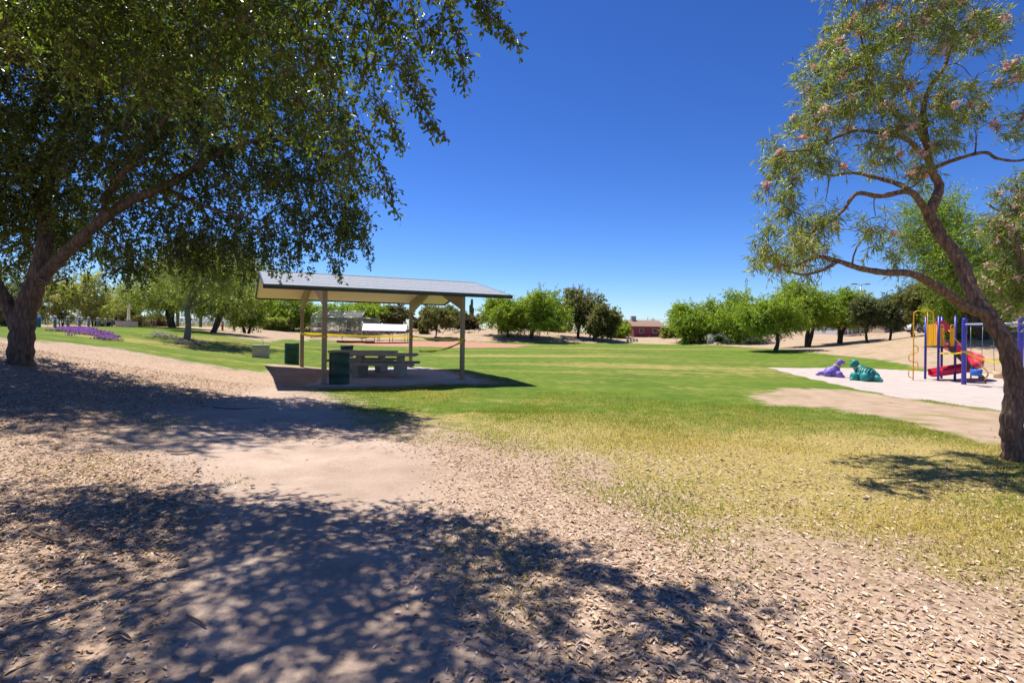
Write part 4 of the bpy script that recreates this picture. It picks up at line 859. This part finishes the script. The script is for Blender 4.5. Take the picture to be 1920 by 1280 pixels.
def swing_set():
    p1, p2 = G(1807, 22.2), G(1913, 19.6); t = empty('swing_set', p1, 0, 'blue swing set with a blue and a tan bucket seat', 'swing set'); q = p2 - p1
    zt = 2.72; p3 = q * 1.9
    for i, p in enumerate((Vector((0, 0, 0)), q, p3)):
        g0 = h(p1.x + p.x, p1.y + p.y) - p1.z
        o = tubeo('post', [(p.x, p.y, g0 - .3), (p.x, p.y, zt - .05), (p.x, p.y, zt + .02), (p.x, p.y, zt + .05)], [.085, .085, .08, .04], 'swingblue', t, 14)
    for a, c in ((Vector((0, 0, 0)), q), (q, p3)): tubeo('top_bar', [(a.x, a.y, zt - .22), (c.x, c.y, zt - .22)], .045, 'bar', t)
    un = Vector((q.x, q.y, 0)).normalized()
    for fr, mt, lbl in ((.24, 'seatblue', 'blue bucket swing seat'), (.66, 'seattan', 'tan bucket swing seat')):
        c = q * fr; sz = .42
        bm = bmesh.new(); r1 = [bm.verts.new((.2 * math.cos(a), .15 * math.sin(a), .0)) for a in np.linspace(0, 6.2832, 13)[:-1]]; r2 = [bm.verts.new((.24 * math.cos(a), .19 * math.sin(a), .26)) for a in np.linspace(0, 6.2832, 13)[:-1]]; r3 = [bm.verts.new((.215 * math.cos(a), .165 * math.sin(a), .26)) for a in np.linspace(0, 6.2832, 13)[:-1]]; r4 = [bm.verts.new((.17 * math.cos(a), .12 * math.sin(a), .05)) for a in np.linspace(0, 6.2832, 13)[:-1]]
        for A_, B_ in ((r1, r2), (r2, r3), (r3, r4)):
            for k in range(12): bm.faces.new((A_[k], A_[(k + 1) % 12], B_[(k + 1) % 12], B_[k]))
        bm.faces.new(r1[::-1]); bm.faces.new(r4)
        st = bm2('bucket_seat', bm, mt, t, True, loc=Vector((c.x, c.y, sz))); st['label'] = lbl; st.rotation_euler.z = math.atan2(un.y, un.x)
        for k in (-1, 1): tubeo('chain', [(k * .23, 0, .24), (k * .27, 0, .9), (k * .30, 0, zt - .22 - sz)], .011, 'chain', st, 5)
    return p1, q
sp1, sq = swing_set()
bx_ = sp1 + Vector((0, 0, 1.35))
tape('caution_tape', 'yellow caution tape stretched from the swing post across the playground', [(bx_, sp1 + sq * 1.0 + Vector((0, 0, 1.12)), .18, .5), (bx_, G(1759, 23.6) + Vector((0, 0, 1.25)), .05, .8)], [(bx_, .125)])
def solid(name, ell, m, parent, vox=.035, smooth=6):
    bm = bmesh.new()
    for c, r, *rot in ell:
        q = bmesh.ops.create_icosphere(bm, subdivisions=3, radius=1)['verts']; bmesh.ops.scale(bm, vec=r, verts=q)
        if rot: bmesh.ops.rotate(bm, cent=(0, 0, 0), matrix=Matrix.Rotation(rot[0], 3, rot[1]), verts=q)
        bmesh.ops.translate(bm, vec=c, verts=q)
    me = bpy.data.meshes.new(name + '_raw'); bm.to_mesh(me); bm.free(); o = bpy.data.objects.new('tmp', me); COL.objects.link(o)
    rm = o.modifiers.new('r', 'REMESH'); rm.mode = 'VOXEL'; rm.voxel_size = vox; rm.use_smooth_shade = True
    sm = o.modifiers.new('s', 'SMOOTH'); sm.iterations = smooth; sm.factor = .5
    dg = bpy.context.evaluated_depsgraph_get(); out = bpy.data.meshes.new_from_object(o.evaluated_get(dg)); out.name = name
    bpy.data.objects.remove(o)
    for p in out.polygons: p.use_smooth = True
    out.materials.clear(); return link(name, out, m, parent)
M['purple'] = mat('dino_purple', (.20, .13, .46), .45, .12, 3); M['teal'] = mat('dino_teal', (.02, .22, .20), .45, .15, 3); M['collar'] = mat('collar_yellow', (.65, .5, .05), .5, .05); M['eye'] = mat('eye_dark', (.02, .02, .02), .3, .05)
def eyes(par, pts):
    for p in pts:
        bm = bmesh.new(); bmesh.ops.create_uvsphere(bm, u_segments=10, v_segments=8, radius=.03); bmesh.ops.translate(bm, vec=p, verts=bm.verts[:]); bm2('eye', bm, 'eye', par, True)
def collar(par, c, r, tilt, ax='Y'):
    bm = bmesh.new(); n = 18; ring_tube(bm, [Vector((r[0] * math.cos(a), r[1] * math.sin(a), 0)) for a in np.linspace(0, 6.2832, n)], .03, 6, False)
    bmesh.ops.rotate(bm, cent=(0, 0, 0), matrix=Matrix.Rotation(tilt, 3, ax), verts=bm.verts[:]); bmesh.ops.translate(bm, vec=c, verts=bm.verts[:]); bm2('collar', bm, 'collar', par, True)
def purple_dino():
    b = G(1562, 25.0); t = empty('dinosaur_climber', b, R(-25), 'purple dinosaur shaped play figure lying in the sand', 'play figure'); t.scale = (.84, .84, .9)
    bd = solid('body', [((-.05, 0, .22), (.42, .27, .30)), ((.12, 0, .38), (.22, .2, .27), -.4, 'Y'), ((.24, 0, .62), (.15, .14, .22), .5, 'Y'), ((.33, 0, .78), (.16, .145, .13)), ((.47, 0, .74), (.13, .11, .085)), ((-.45, .0, .16), (.3, .12, .13)), ((-.72, .03, .08), (.16, .07, .07)),
        ((.28, -.3, .12), (.17, .13, .2)), ((.28, .3, .12), (.17, .13, .2)), ((-.3, -.32, .13), (.2, .14, .22)), ((-.3, .32, .13), (.2, .14, .22)), ((.42, -.33, .04), (.13, .1, .08)), ((.42, .33, .04), (.13, .1, .08)), ((0, 0, .0), (.4, .25, .1))], 'purple', t)
    eyes(bd, [(.42, -.12, .82), (.42, .12, .82)]); collar(bd, (.20, 0, .55), (.185, .17), .45)
def teal_dino():
    b = G(1622, 23.3); t = empty('dinosaur_climber', b, R(115), 'teal dinosaur shaped play figure with ridged back, in the sand', 'play figure'); t.scale = (.88, .88, .95)
    bd = solid('body', [((0, 0, .27), (.50, .34, .35)), ((.25, .0, .45), (.26, .22, .28), -.3, 'Y'), ((.42, .03, .66), (.17, .16, .22)), ((.47, .08, .82), (.17, .17, .14)), ((.46, .26, .78), (.11, .17, .095)), ((.44, .38, .68), (.09, .09, .12)), ((-.48, 0, .14), (.30, .15, .16)), ((-.74, 0, .07), (.14, .09, .08)),
        ((.28, .42, .15), (.21, .16, .25)), ((-.22, .40, .15), (.22, .17, .26)), ((.28, -.42, .15), (.21, .16, .25)), ((-.22, -.42, .16), (.24, .18, .27)), ((.3, .55, .05), (.12, .12, .08)), ((.0, 0, .0), (.45, .3, .1))], 'teal', t)
    eyes(bd, [(.56, .24, .86), (.36, .24, .86)]); collar(bd, (.37, 0, .57), (.2, .19), .35)
    for k in range(7):
        x = -.40 + k * .115; rr = .345 * math.sqrt(max(.05, 1 - ((x) / .56) ** 2)); rz = .36 * math.sqrt(max(.05, 1 - (x / .56) ** 2)); bm = bmesh.new()
        ring_tube(bm, [Vector((x, rr * math.cos(a) * .98, .27 + rz * math.sin(a))) for a in np.linspace(.35, math.pi - .35, 14)], .022, 6); bm2('back_ridge', bm, 'teal', bd, True)
purple_dino(); teal_dino()

# ------------------------------------------------------------------ ball field: backstop, dugout
M['galv'] = mat('galvanised', (.36, .36, .37), .4, .1, 3, 0, 10, .6); M['whiteroof'] = mat('white_metal_roof', (.78, .78, .78), .4, .03, 1); M['maroon'] = mat('maroon_board', (.14, .025, .02), .6, .1, 2)
def link_material():
    m = bpy.data.materials.new('chain_link'); m.use_nodes = True; n = m.node_tree; b = n.nodes['Principled BSDF']; b.inputs['Base Color'].default_value = (.4, .4, .42, 1); b.inputs['Roughness'].default_value = .5
    tc = n.nodes.new('ShaderNodeTexCoord'); ck = []
    tr = n.nodes.new('ShaderNodeBsdfTransparent'); mx = n.nodes.new('ShaderNodeMixShader')
    mp = n.nodes.new('ShaderNodeMapping'); mp.inputs['Rotation'].default_value = (0, R(45), 0); n.links.new(tc.outputs['Object'], mp.inputs[0])
    w = []
    for ax in ('X', 'Z'):
        x = n.nodes.new('ShaderNodeTexWave'); x.bands_direction = ax; x.inputs['Scale'].default_value = 6; n.links.new(mp.outputs[0], x.inputs[0]); g = n.nodes.new('ShaderNodeMath'); g.operation = 'GREATER_THAN'; g.inputs[1].default_value = .93; n.links.new(x.outputs['Fac'], g.inputs[0]); w.append(g.outputs[0])
    q = n.nodes.new('ShaderNodeMath'); q.operation = 'MAXIMUM'; n.links.new(w[0], q.inputs[0]); n.links.new(w[1], q.inputs[1])
    n.links.new(q.outputs[0], mx.inputs[0]); n.links.new(tr.outputs[0], mx.inputs[1]); n.links.new(b.outputs[0], mx.inputs[2]); n.links.new(mx.outputs[0], n.nodes['Material Output'].inputs['Surface']); return m
M['link'] = link_material()
def backstop():
    d = 74; b = G(583, d); t = empty('backstop_fence', b, 0, 'grey chain link baseball backstop with angled hood behind the shelter', 'fence')
    xs = [(px - 583) / FPX * d for px in (583, 606, 632, 667, 701)]; ys = [0, 1.2, 2.2, 2.6, 3.0]; H = 3.0
    for x, y in zip(xs, ys): tubeo('post', [(x, y, -.2), (x, y, H), (x + (.9 if x == 0 else .3), y + .9, H + .9)] if x < 6.5 else [(x, y, -.2), (x, y, H - .3)], .055, 'galv', t, 6)
    for i in range(4):
        for z in (1.35, H - .02): tubeo('rail', [(xs[i], ys[i], z), (xs[i + 1], ys[i + 1], z - (.2 if i == 3 else 0))], .035, 'galv', t, 5)
        if i < 3: tubeo('rail', [(xs[i] + (.9 if i == 0 else .3), ys[i] + .9, H + .9), (xs[i + 1] + .3, ys[i + 1] + .9, H + .9)], .035, 'galv', t, 5)
        bm = bmesh.new(); q = [bm.verts.new((xs[i], ys[i], 0)), bm.verts.new((xs[i + 1], ys[i + 1], 0)), bm.verts.new((xs[i + 1], ys[i + 1], H - .05)), bm.verts.new((xs[i], ys[i], H - .05))]; bm.faces.new(q)
        if i < 3: bm.faces.new([q[3], q[2], bm.verts.new((xs[i + 1] + .3, ys[i + 1] + .9, H + .88)), bm.verts.new((xs[i] + (.9 if i == 0 else .3), ys[i] + .9, H + .88))])
        bm2('chain_link', bm, 'link', t)
    b2 = G(632, 72); o = boxo('low_wall', (2.5, 0, .12), (5.1, .12, .3), 'maroon', None); o.location = b2; tag(o, 'low dark red board along the backstop foot', 'board')
backstop()
def dugout():
    d = 73; b = G(674, d); t = empty('dugout_shelter', b, 0, 'white metal roofed dugout shelter beside the backstop', 'dugout'); w = 86 / FPX * d; z = 1.75
    bm = bmesh.new(); q = [(.0, 1.9, z + .95), (w * .97, 1.9, z + .85), (w + .1, -.2, z), (.35, -.2, z + .02)]
    a = [bm.verts.new(p) for p in q]; c = [bm.verts.new((p[0], p[1], p[2] - .07)) for p in q]; bm.faces.new(a); bm.faces.new(c[::-1])
    for k in range(4): bm.faces.new((a[k], a[(k + 1) % 4], c[(k + 1) % 4], c[k]))
    bmesh.ops.recalc_face_normals(bm, faces=bm.faces[:]); bm2('roof', bm, 'whiteroof', t)
    for x in (.4, w * .33, w * .66, w - .05): tubeo('post', [(x, -.12, -.2), (x, -.12, z)], .045, 'galv', t, 6); tubeo('post', [(x, 1.75, -.2), (x, 1.75, z + .8)], .045, 'galv', t, 6)
    boxo('bench', (w / 2, 1.2, .42), (w * .8, .3, .05), 'galv', t)
dugout()
# ------------------------------------------------------------------ left plateau furniture
M['bollard'] = mat('bollard_bluegrey', (.10, .16, .20), .6, .2, 4); M['pale'] = mat('pale_cap', (.62, .60, .58), .6, .08); M['bluepaint'] = mat('blue_paint', (.02, .13, .30), .5, .15, 4); M['wood'] = mat('post_wood', (.16, .11, .07), .85, .2, 6); M['whitep'] = mat('white_pole', (.72, .72, .70), .45, .05)
pts = [(103, 45), (127, 47.5), (149, 50), (166, 52.5), (183, 55), (197, 57.5), (210, 60), (222, 62)]
for i, (px, d) in enumerate(pts):
    b = G(px, d); lb = 'leftmost' if i == 0 else ('rightmost' if i == 7 else ['second', 'third', 'fourth', 'fifth', 'sixth', 'seventh'][i - 1])
    t = empty('bollard', b, 0, f'{lb} blue grey bollard from the left in the row on the bank', 'bollard', 'bollards along the left bank')
    tubeo('bollard_post', [(0, 0, -.2), (0, 0, .88)], .11, 'bollard', t, 12); tubeo('cap', [(0, 0, .88), (0, 0, .93), (0, 0, .97)], [.12, .12, .05], 'pale', t, 12)
    if i < 7:
        e = G(*pts[i + 1]) - b; tubeo('cable', [(.1 * e.x / e.length, 0, .7), (e.x / 2, e.y / 2, e.z / 2 + .62), (e.x, e.y, e.z + .7)], .012, 'chain', t, 5)
b = G(73, 43.5); t = empty('blue_post', b, 0, 'bright blue post beside the oak trunk on the left bank', 'post'); tubeo('pole', [(0, 0, -.2), (0, 0, 1.0)], .13, 'bluepaint', t, 12); tubeo('cap', [(0, 0, 1.0), (0, 0, 1.05)], [.13, .06], 'bluepaint', t, 12)
b = G(66, 44.5); t = empty('trash_bin', b, 0, 'black trash bin next to the blue post by the oak trunk', 'trash can'); tubeo('bin', [(0, 0, 0), (0, 0, .9)], [.24, .29], 'black', t, 16); tubeo('lid', [(0, 0, .9), (0, 0, .97), (0, 0, 1.03)], [.31, .3, .1], 'black', t, 16)
b = G(239, 58); t = empty('light_pole', b, 0, 'white light pole on a square concrete base at the bank crest', 'lamp post'); boxo('base', (-.1, 0, .3), (1.7, 1.2, .75), 'concrete', t, .03); tubeo('pole', [(.1, 0, .6), (.1, 0, 8.5)], [.16, .11], 'whitep', t, 10); boxo('lamp_head', (.1, -.4, 8.5), (.35, .8, .15), 'whitep', t, .03)
for i, (px, d) in enumerate([(275, 64), (281, 66), (286, 68), (291, 70)]):
    o = tubeo('wooden_post', [(0, 0, -.2), (0, 0, .95)], .09, 'wood', None, 8); o.location = G(px, d); tag(o, ['first', 'second', 'third', 'fourth'][i] + ' short brown wooden post from the left, beyond the light pole', 'post', 'wooden posts beyond the light pole')
b = G(417, 60); t = empty('marker_post', b, 0, 'reddish short post at the edge of the dirt track', 'post'); tubeo('pole', [(0, 0, -.2), (0, 0, .9)], .12, mat('rust', (.30, .13, .06), .8), t, 8); tubeo('cap', [(0, 0, .9), (0, 0, 1)], [.15, .08], 'wood', t, 8)
M['cactus'] = mat('saguaro', (.10, .14, .06), .8, .15, 3, .4, 20)
for i, (px, d, H, arms) in enumerate([(829, 92, 3.6, 1), (884, 95, 5.2, 2), (866, 98, 4.0, 0), (333, 75, 3.0, 0), (376, 72, 3.4, 1)]):
    b = G(px, d); t = empty('saguaro_cactus', b, i, ['saguaro with one arm between the right shelter posts', 'tallest saguaro, just right of the front right shelter post', 'armless saguaro seen beside the front right shelter post', 'short saguaro left of the grey forked trunk', 'saguaro between the grey tree and the mesquite right of it'][i], 'cactus', 'saguaros on the banks')
    tubeo('stem', catmull([(0, 0, -.2), (0, 0, H * .5), (.03, 0, H - .2), (.03, 0, H)], 4), [.2] * 4 + [.24] * 4 + [.22, .2, .17, .11, .03], 'cactus', t, 12)
    for k in range(arms):
        s_ = 1 if k else -1; tubeo('arm', catmull([(0, 0, H * .45), (s_ * .4, 0, H * .48), (s_ * .52, 0, H * .6), (s_ * .52, 0, H * (.82 - .1 * k))], 5), [.12] * 10 + [.13] * 5 + [.06], 'cactus', t, 10)
# ------------------------------------------------------------------ houses, poles, car
M['roof_br'] = mat('roof_brown', (.26, .17, .12), .9, .12, 2); M['wall_mar'] = mat('wall_maroon', (.22, .05, .06), .8, .08, 2); M['wall_tan'] = mat('wall_tan', (.42, .33, .26), .85, .08, 1); M['wall_wh'] = mat('wall_offwhite', (.50, .49, .50), .8, .06, 1); M['roof_gr'] = mat('roof_grey', (.40, .40, .42), .8, .1, 2); M['glass'] = mat('window_dark', (.03, .04, .05), .1, .05); M['brick'] = mat('wall_brick', (.30, .13, .09), .85, .15, 3); M['cooler'] = mat('cooler_grey', (.30, .32, .34), .6, .1); M['redcloth'] = mat('red_canopy', (.42, .02, .06), .6, .08)
def house(px, d, w, dp, hw, hr, wall, roof, label, gable_x=True, wins=(), rz=0, extra=None, over=.4):
    b = G(px, d); t = empty('house', b, rz, label, 'house'); b0 = -.6
    boxo('wall', (0, 0, (hw + b0) / 2), (w, dp, hw - b0), wall, t)
    bm = bmesh.new(); W, Dp = w / 2 + over, dp / 2 + over
    if gable_x: pr = [[bm.verts.new((x, y, z)) for y, z in ((-Dp, hw - .05), (0, hw + hr), (Dp, hw - .05), (Dp, hw - .17), (0, hw + hr - .13), (-Dp, hw - .17))] for x in (-W, W)]
    else: pr = [[bm.verts.new((x, y, z)) for x, z in ((-W, hw - .05), (0, hw + hr), (W, hw - .05), (W, hw - .17), (0, hw + hr - .13), (-W, hw - .17))] for y in (-Dp, Dp)]
    bm.faces.new(pr[0]); bm.faces.new(pr[1][::-1])
    for k in range(6): bm.faces.new((pr[0][k], pr[0][(k + 1) % 6], pr[1][(k + 1) % 6], pr[1][k]))
    bmesh.ops.recalc_face_normals(bm, faces=bm.faces[:]); rf = bm2('roof', bm, roof, t)
    bm = bmesh.new()      # gable infill
    if gable_x:
        for x in (-w / 2 + .02, w / 2 - .02): bm.faces.new([bm.verts.new(p) for p in ((x, -dp / 2, hw - .01), (x, dp / 2, hw - .01), (x, 0, hw + hr * dp / 2 / Dp - .1))])
    else:
        for y in (-dp / 2 + .02, dp / 2 - .02): bm.faces.new([bm.verts.new(p) for p in ((-w / 2, y, hw - .01), (w / 2, y, hw - .01), (0, y, hw + hr * w / 2 / W - .1))])
    bm2('gable', bm, wall, t)
    for x, z, ww, wh in wins:
        f = boxo('window', (x, -dp / 2 - .02, z), (ww, .08, wh), 'pale', t); boxo('pane', (x, -dp / 2 - .065, z), (ww - .12, .03, wh - .12), 'glass', f)
    if extra: extra(t, rf)
    return t
def cooler(t, rf): boxo('rooftop_cooler', (-2.2, 0, 4.0), (1.0, .9, 1.0), 'cooler', rf, .03); tubeo('vent_pipe', [(1.2, .2, 3.6), (1.2, .2, 4.5)], .06, 'galv', rf, 8)
house(1205, 118, 6.6, 7, 2.3, 1.3, 'wall_mar', 'roof_br', 'maroon house with brown roof and rooftop cooler across the field', True, [(-1.6, 1.3, 1.0, .9), (1.4, 1.3, 1.0, .9)], .12, cooler)
house(1564, 72, 2.6, 6, 2.0, .9, 'wall_wh', 'roof_gr', 'small off white gabled house behind the right bank trees', False, [(0, 1.2, .7, .7)])
house(1660, 68, 4.4, 6, 1.5, .7, 'wall_tan', 'roof_br', 'long tan house behind the two small grey green trees', True, [(-1.4, .7, 1.1, .8), (.9, .55, 1.2, 1.1)])
house(1935, 62, 6.5, 7, 2.2, 1.0, 'brick', 'roof_br', 'brick house behind the swing set', True, [(-1.8, 1.3, .9, .8)])
def canopy():
    b = G(1594, 66); t = empty('carport_canopy', b, 0, 'dark red carport canopy between the gabled and the tan house', 'canopy')
    bm = bmesh.new(); pr = None
    for k in range(7):
        a = math.pi * k / 6; q = [bm.verts.new((-math.cos(a) * 1.0, y, .95 + .28 * math.sin(a))) for y in (-1.2, 1.2)]
        if pr: bm.faces.new((pr[0], q[0], q[1], pr[1]))
        pr = q
    o = bm2('canopy_roof', bm, 'redcloth', t, True); md = o.modifiers.new('s', 'SOLIDIFY'); md.thickness = .05
    for x in (-.95, .95):
        for y in (-1.1, 1.1): tubeo('post', [(x, y, -.3), (x, y, .96)], .04, 'pale', t, 6)
canopy()
def car():
    b = G(1728, 56); t = empty('parked_car', b + Vector((0, 0, .02)), R(10), 'white car parked on the rise behind the play tower', 'car'); M['carw'] = mat('car_white', (.75, .75, .76), .25, .03)
    prof = [(-1.45, .25), (-1.45, .62), (-1.2, .78), (-.75, .84), (-.35, 1.22), (.65, 1.25), (1.1, .88), (1.42, .80), (1.48, .3)]
    bm = bmesh.new(); a = [bm.verts.new((x, -.65, z)) for x, z in prof]; c = [bm.verts.new((x, .65, z)) for x, z in prof]; bm.faces.new(a); bm.faces.new(c[::-1])
    for k in range(len(prof)): bm.faces.new((a[k], a[(k + 1) % 9], c[(k + 1) % 9], c[k]))
    bmesh.ops.recalc_face_normals(bm, faces=bm.faces[:]); bmesh.ops.bevel(bm, geom=bm.edges[:], offset=.06, segments=2, affect='EDGES'); bm2('body', bm, 'carw', t, True)
    for y in (-.655, .655):
        bm = bmesh.new(); bm.faces.new([bm.verts.new((x, y * 1.006, z)) for x, z in ((-.62, .86), (-.3, 1.15), (.6, 1.17), (.95, .88))]); bm2('window', bm, 'glass', t)
        for x in (-.95, .95): w = tubeo('wheel', [(x, y * .8, .28), (x, y * 1.03, .28)], .28, 'black', t, 16); tubeo('rim', [(x, y * 1.0, .28), (x, y * 1.045, .28)], .16, 'galv', w, 12)
    for y in (-.45, .45): boxo('headlight', (-1.45, y, .62), (.06, .25, .12), 'pale', t, .01)
car()
b = G(1613, 64); t = empty('light_pole', b, 0, 'tall double headed light pole rising above the right bank trees', 'lamp post'); tubeo('pole', [(0, 0, -.3), (0, 0, 6.2)], [.11, .07], 'galv', t, 8); tubeo('cross_arm', [(-.85, 0, 6.15), (.85, 0, 6.15)], .05, 'galv', t, 6)
for x in (-.8, .8): boxo('lamp_head', (x, 0, 6.2), (.55, .3, .14), 'galv', t, .03)
b = G(1224, 135); t = empty('utility_pole', b, 0, 'wooden utility pole with wires right of the maroon house', 'utility pole'); tubeo('pole', [(0, 0, -.4), (0, 0, 4.3)], [.13, .09], 'wood', t, 8); boxo('cross_arm', (0, 0, 3.8), (1.4, .1, .1), 'wood', t); tubeo('transformer', [(.28, 0, 2.6), (.28, 0, 3.3)], .2, 'galv', t, 10)
for z, x in ((3.86, -.6), (3.86, .6), (2.2, 0)): tubeo('wire', catmull([(x - 32, 14, z + .4), (x - 16, 7, z - .35), (x, 0, z), (x + 14, 6, z - .3), (x + 30, 12, z + .3)], 5), .012, 'black', t, 4)
for i, px in enumerate((1827, 1900)): o = tubeo('blue_post', [(0, 0, -.2), (0, 0, .62)], .13, 'bluepaint', None, 10); o.location = G(px, 44); tag(o, ['blue post on the slope above the blue swing seat', 'dark blue post on the slope near the right edge'][i], 'post', 'blue posts on the right slope')
for i, px in enumerate((1177, 1183, 1188.5, 1194)):
    b = G(px, 80); t = empty('ground_marker', b, 0, ['leftmost', 'second from left', 'third from left', 'rightmost'][i] + ' of four small white blocks with dark tops at the far field edge', 'marker', 'white blocks at the far field edge')
    boxo('block', (0, 0, .14), (.34, .24, .28), 'whitep', t, .04); boxo('top', (-.03, 0, .335), (.40, .22, .11), 'black', t, .03)
# ------------------------------------------------------------------ sprinklers
def water_material():
    m = bpy.data.materials.new('water_spray'); m.use_nodes = True; n = m.node_tree; b = n.nodes['Principled BSDF']; b.inputs['Base Color'].default_value = (.9, .92, .95, 1); b.inputs['Roughness'].default_value = .3; return m
M['water'] = water_material()
def sprinkler(px, d, jets, label, n=900):
    rng = np.random.RandomState(int(px)); b = G(px, d); t = empty('sprinkler', b, 0, label, 'sprinkler', 'running lawn sprinklers'); tubeo('head', [(0, 0, -.05), (0, 0, .12)], .05, 'black', t, 8); vs, fs, k = [], [], 0
    for dx, dy, H in jets:
        q = rng.rand(n) ** .8; w = .03 + .34 * q; x = dx * q + rng.normal(0, 1, n) * w * .5; y = dy * q + rng.normal(0, 1, n) * w; z = 4 * H * q * (1 - q) + rng.normal(0, 1, n) * w * .5 + .1; z = np.maximum(z, .03)
        v, f, c = leaf_geo(np.stack([x, y, z], -1), unit(rng.normal(0, 1, (n, 3))), unit(rng.normal(0, 1, (n, 3))), rng.uniform(.015, .04, n), rng.uniform(.01, .022, n)); vs.append(v); fs.append(f[0] + k); k += len(v)
    o = link('water_spray', npmesh('water_spray', np.concatenate(vs), fs), 'water', t); o['kind'] = 'stuff'
sprinkler(1326, 66, [(.9, .3, 1.25), (2.9, -.4, 1.3), (.35, .1, 1.2)], 'sprinkler throwing two white water arcs at the field edge', 1400)
sprinkler(1268, 78, [(.9, .5, 1.0)], 'small sprinkler spraying by the yellowish shrub', 700)
sprinkler(1453, 50, [(-2.2, 2.5, .9)], 'sprinkler jet left of the dark single trunk', 500)
# ------------------------------------------------------------------ stones and sticks in the foreground
M['stone'] = mat('stone', (.36, .26, .19), .9, .2, 12, .4, 60)
def stone(px, py, s, label, seed):
    rng = np.random.RandomState(seed); p = GP(px, py); bm = bmesh.new(); bmesh.ops.create_icosphere(bm, subdivisions=3, radius=1)
    off = rng.uniform(0, 6, 3)
    for v in bm.verts: v.co *= 1 + .16 * math.sin(2.3 * v.co.x + off[0]) + .14 * math.sin(3.1 * v.co.y + off[1]) + .1 * math.sin(4 * v.co.z + off[2])
    bmesh.ops.scale(bm, vec=(s, s * .75, s * .5), verts=bm.verts[:]); o = bm2('stone', bm, 'stone', None, True); o.location = p + Vector((0, 0, s * .22)); o.rotation_euler.z = rng.uniform(0, 6); tag(o, label, 'stone', 'loose stones on the dirt')
for i, (px, py, s, lb) in enumerate([(345, 1058, .045, 'pinkish wedge shaped stone in the shaded dirt at left'), (384, 1272, .035, 'pale flat stone at the bottom edge of the picture'), (400, 965, .05, 'rounded stone among leaves at the left shadow edge'), (373, 880, .035, 'small brown stone on sunlit dirt, left'), (1442, 1147, .03, 'reddish brown stone at the tip of the foreground shadow'), (474, 912, .025, 'tiny pale stone in the left dappled shade'), (1622, 935, .03, 'dark small stone in the yellow grass')]): stone(px, py, s, lb, 300 + i)
M['twig'] = mat('dry_twig', (.16, .11, .075), .9, .2, 10)
for i, (pts, lb) in enumerate([([(60, 1000), (95, 1015), (130, 1025)], 'fallen stick in the dark leaf litter at left'), ([(320, 853), (345, 853), (368, 850)], 'thin stick on the sunlit dirt'), ([(350, 1160), (370, 1172), (386, 1184)], 'small stick in the foreground shade'), ([(285, 1035), (300, 1038), (312, 1033)], 'short twig left of the pinkish stone'), ([(200, 1200), (225, 1195), (245, 1200)], 'curved twig in the bottom left shade'), ([(400, 705 + 60), (450, 768), (505, 765)], 'long fallen stick in the oak shadow left of the shelter')]):
    c = catmull([GP(*q) + Vector((0, 0, .012)) for q in pts], 4); o = tubeo('stick', [q - c[0] for q in c], [.012 if i in (0, 5) else .007] * (len(c) - 1) + [.003], 'twig', None, 6); o.location = c[0]; tag(o, lb, 'stick', 'fallen sticks on the dirt')
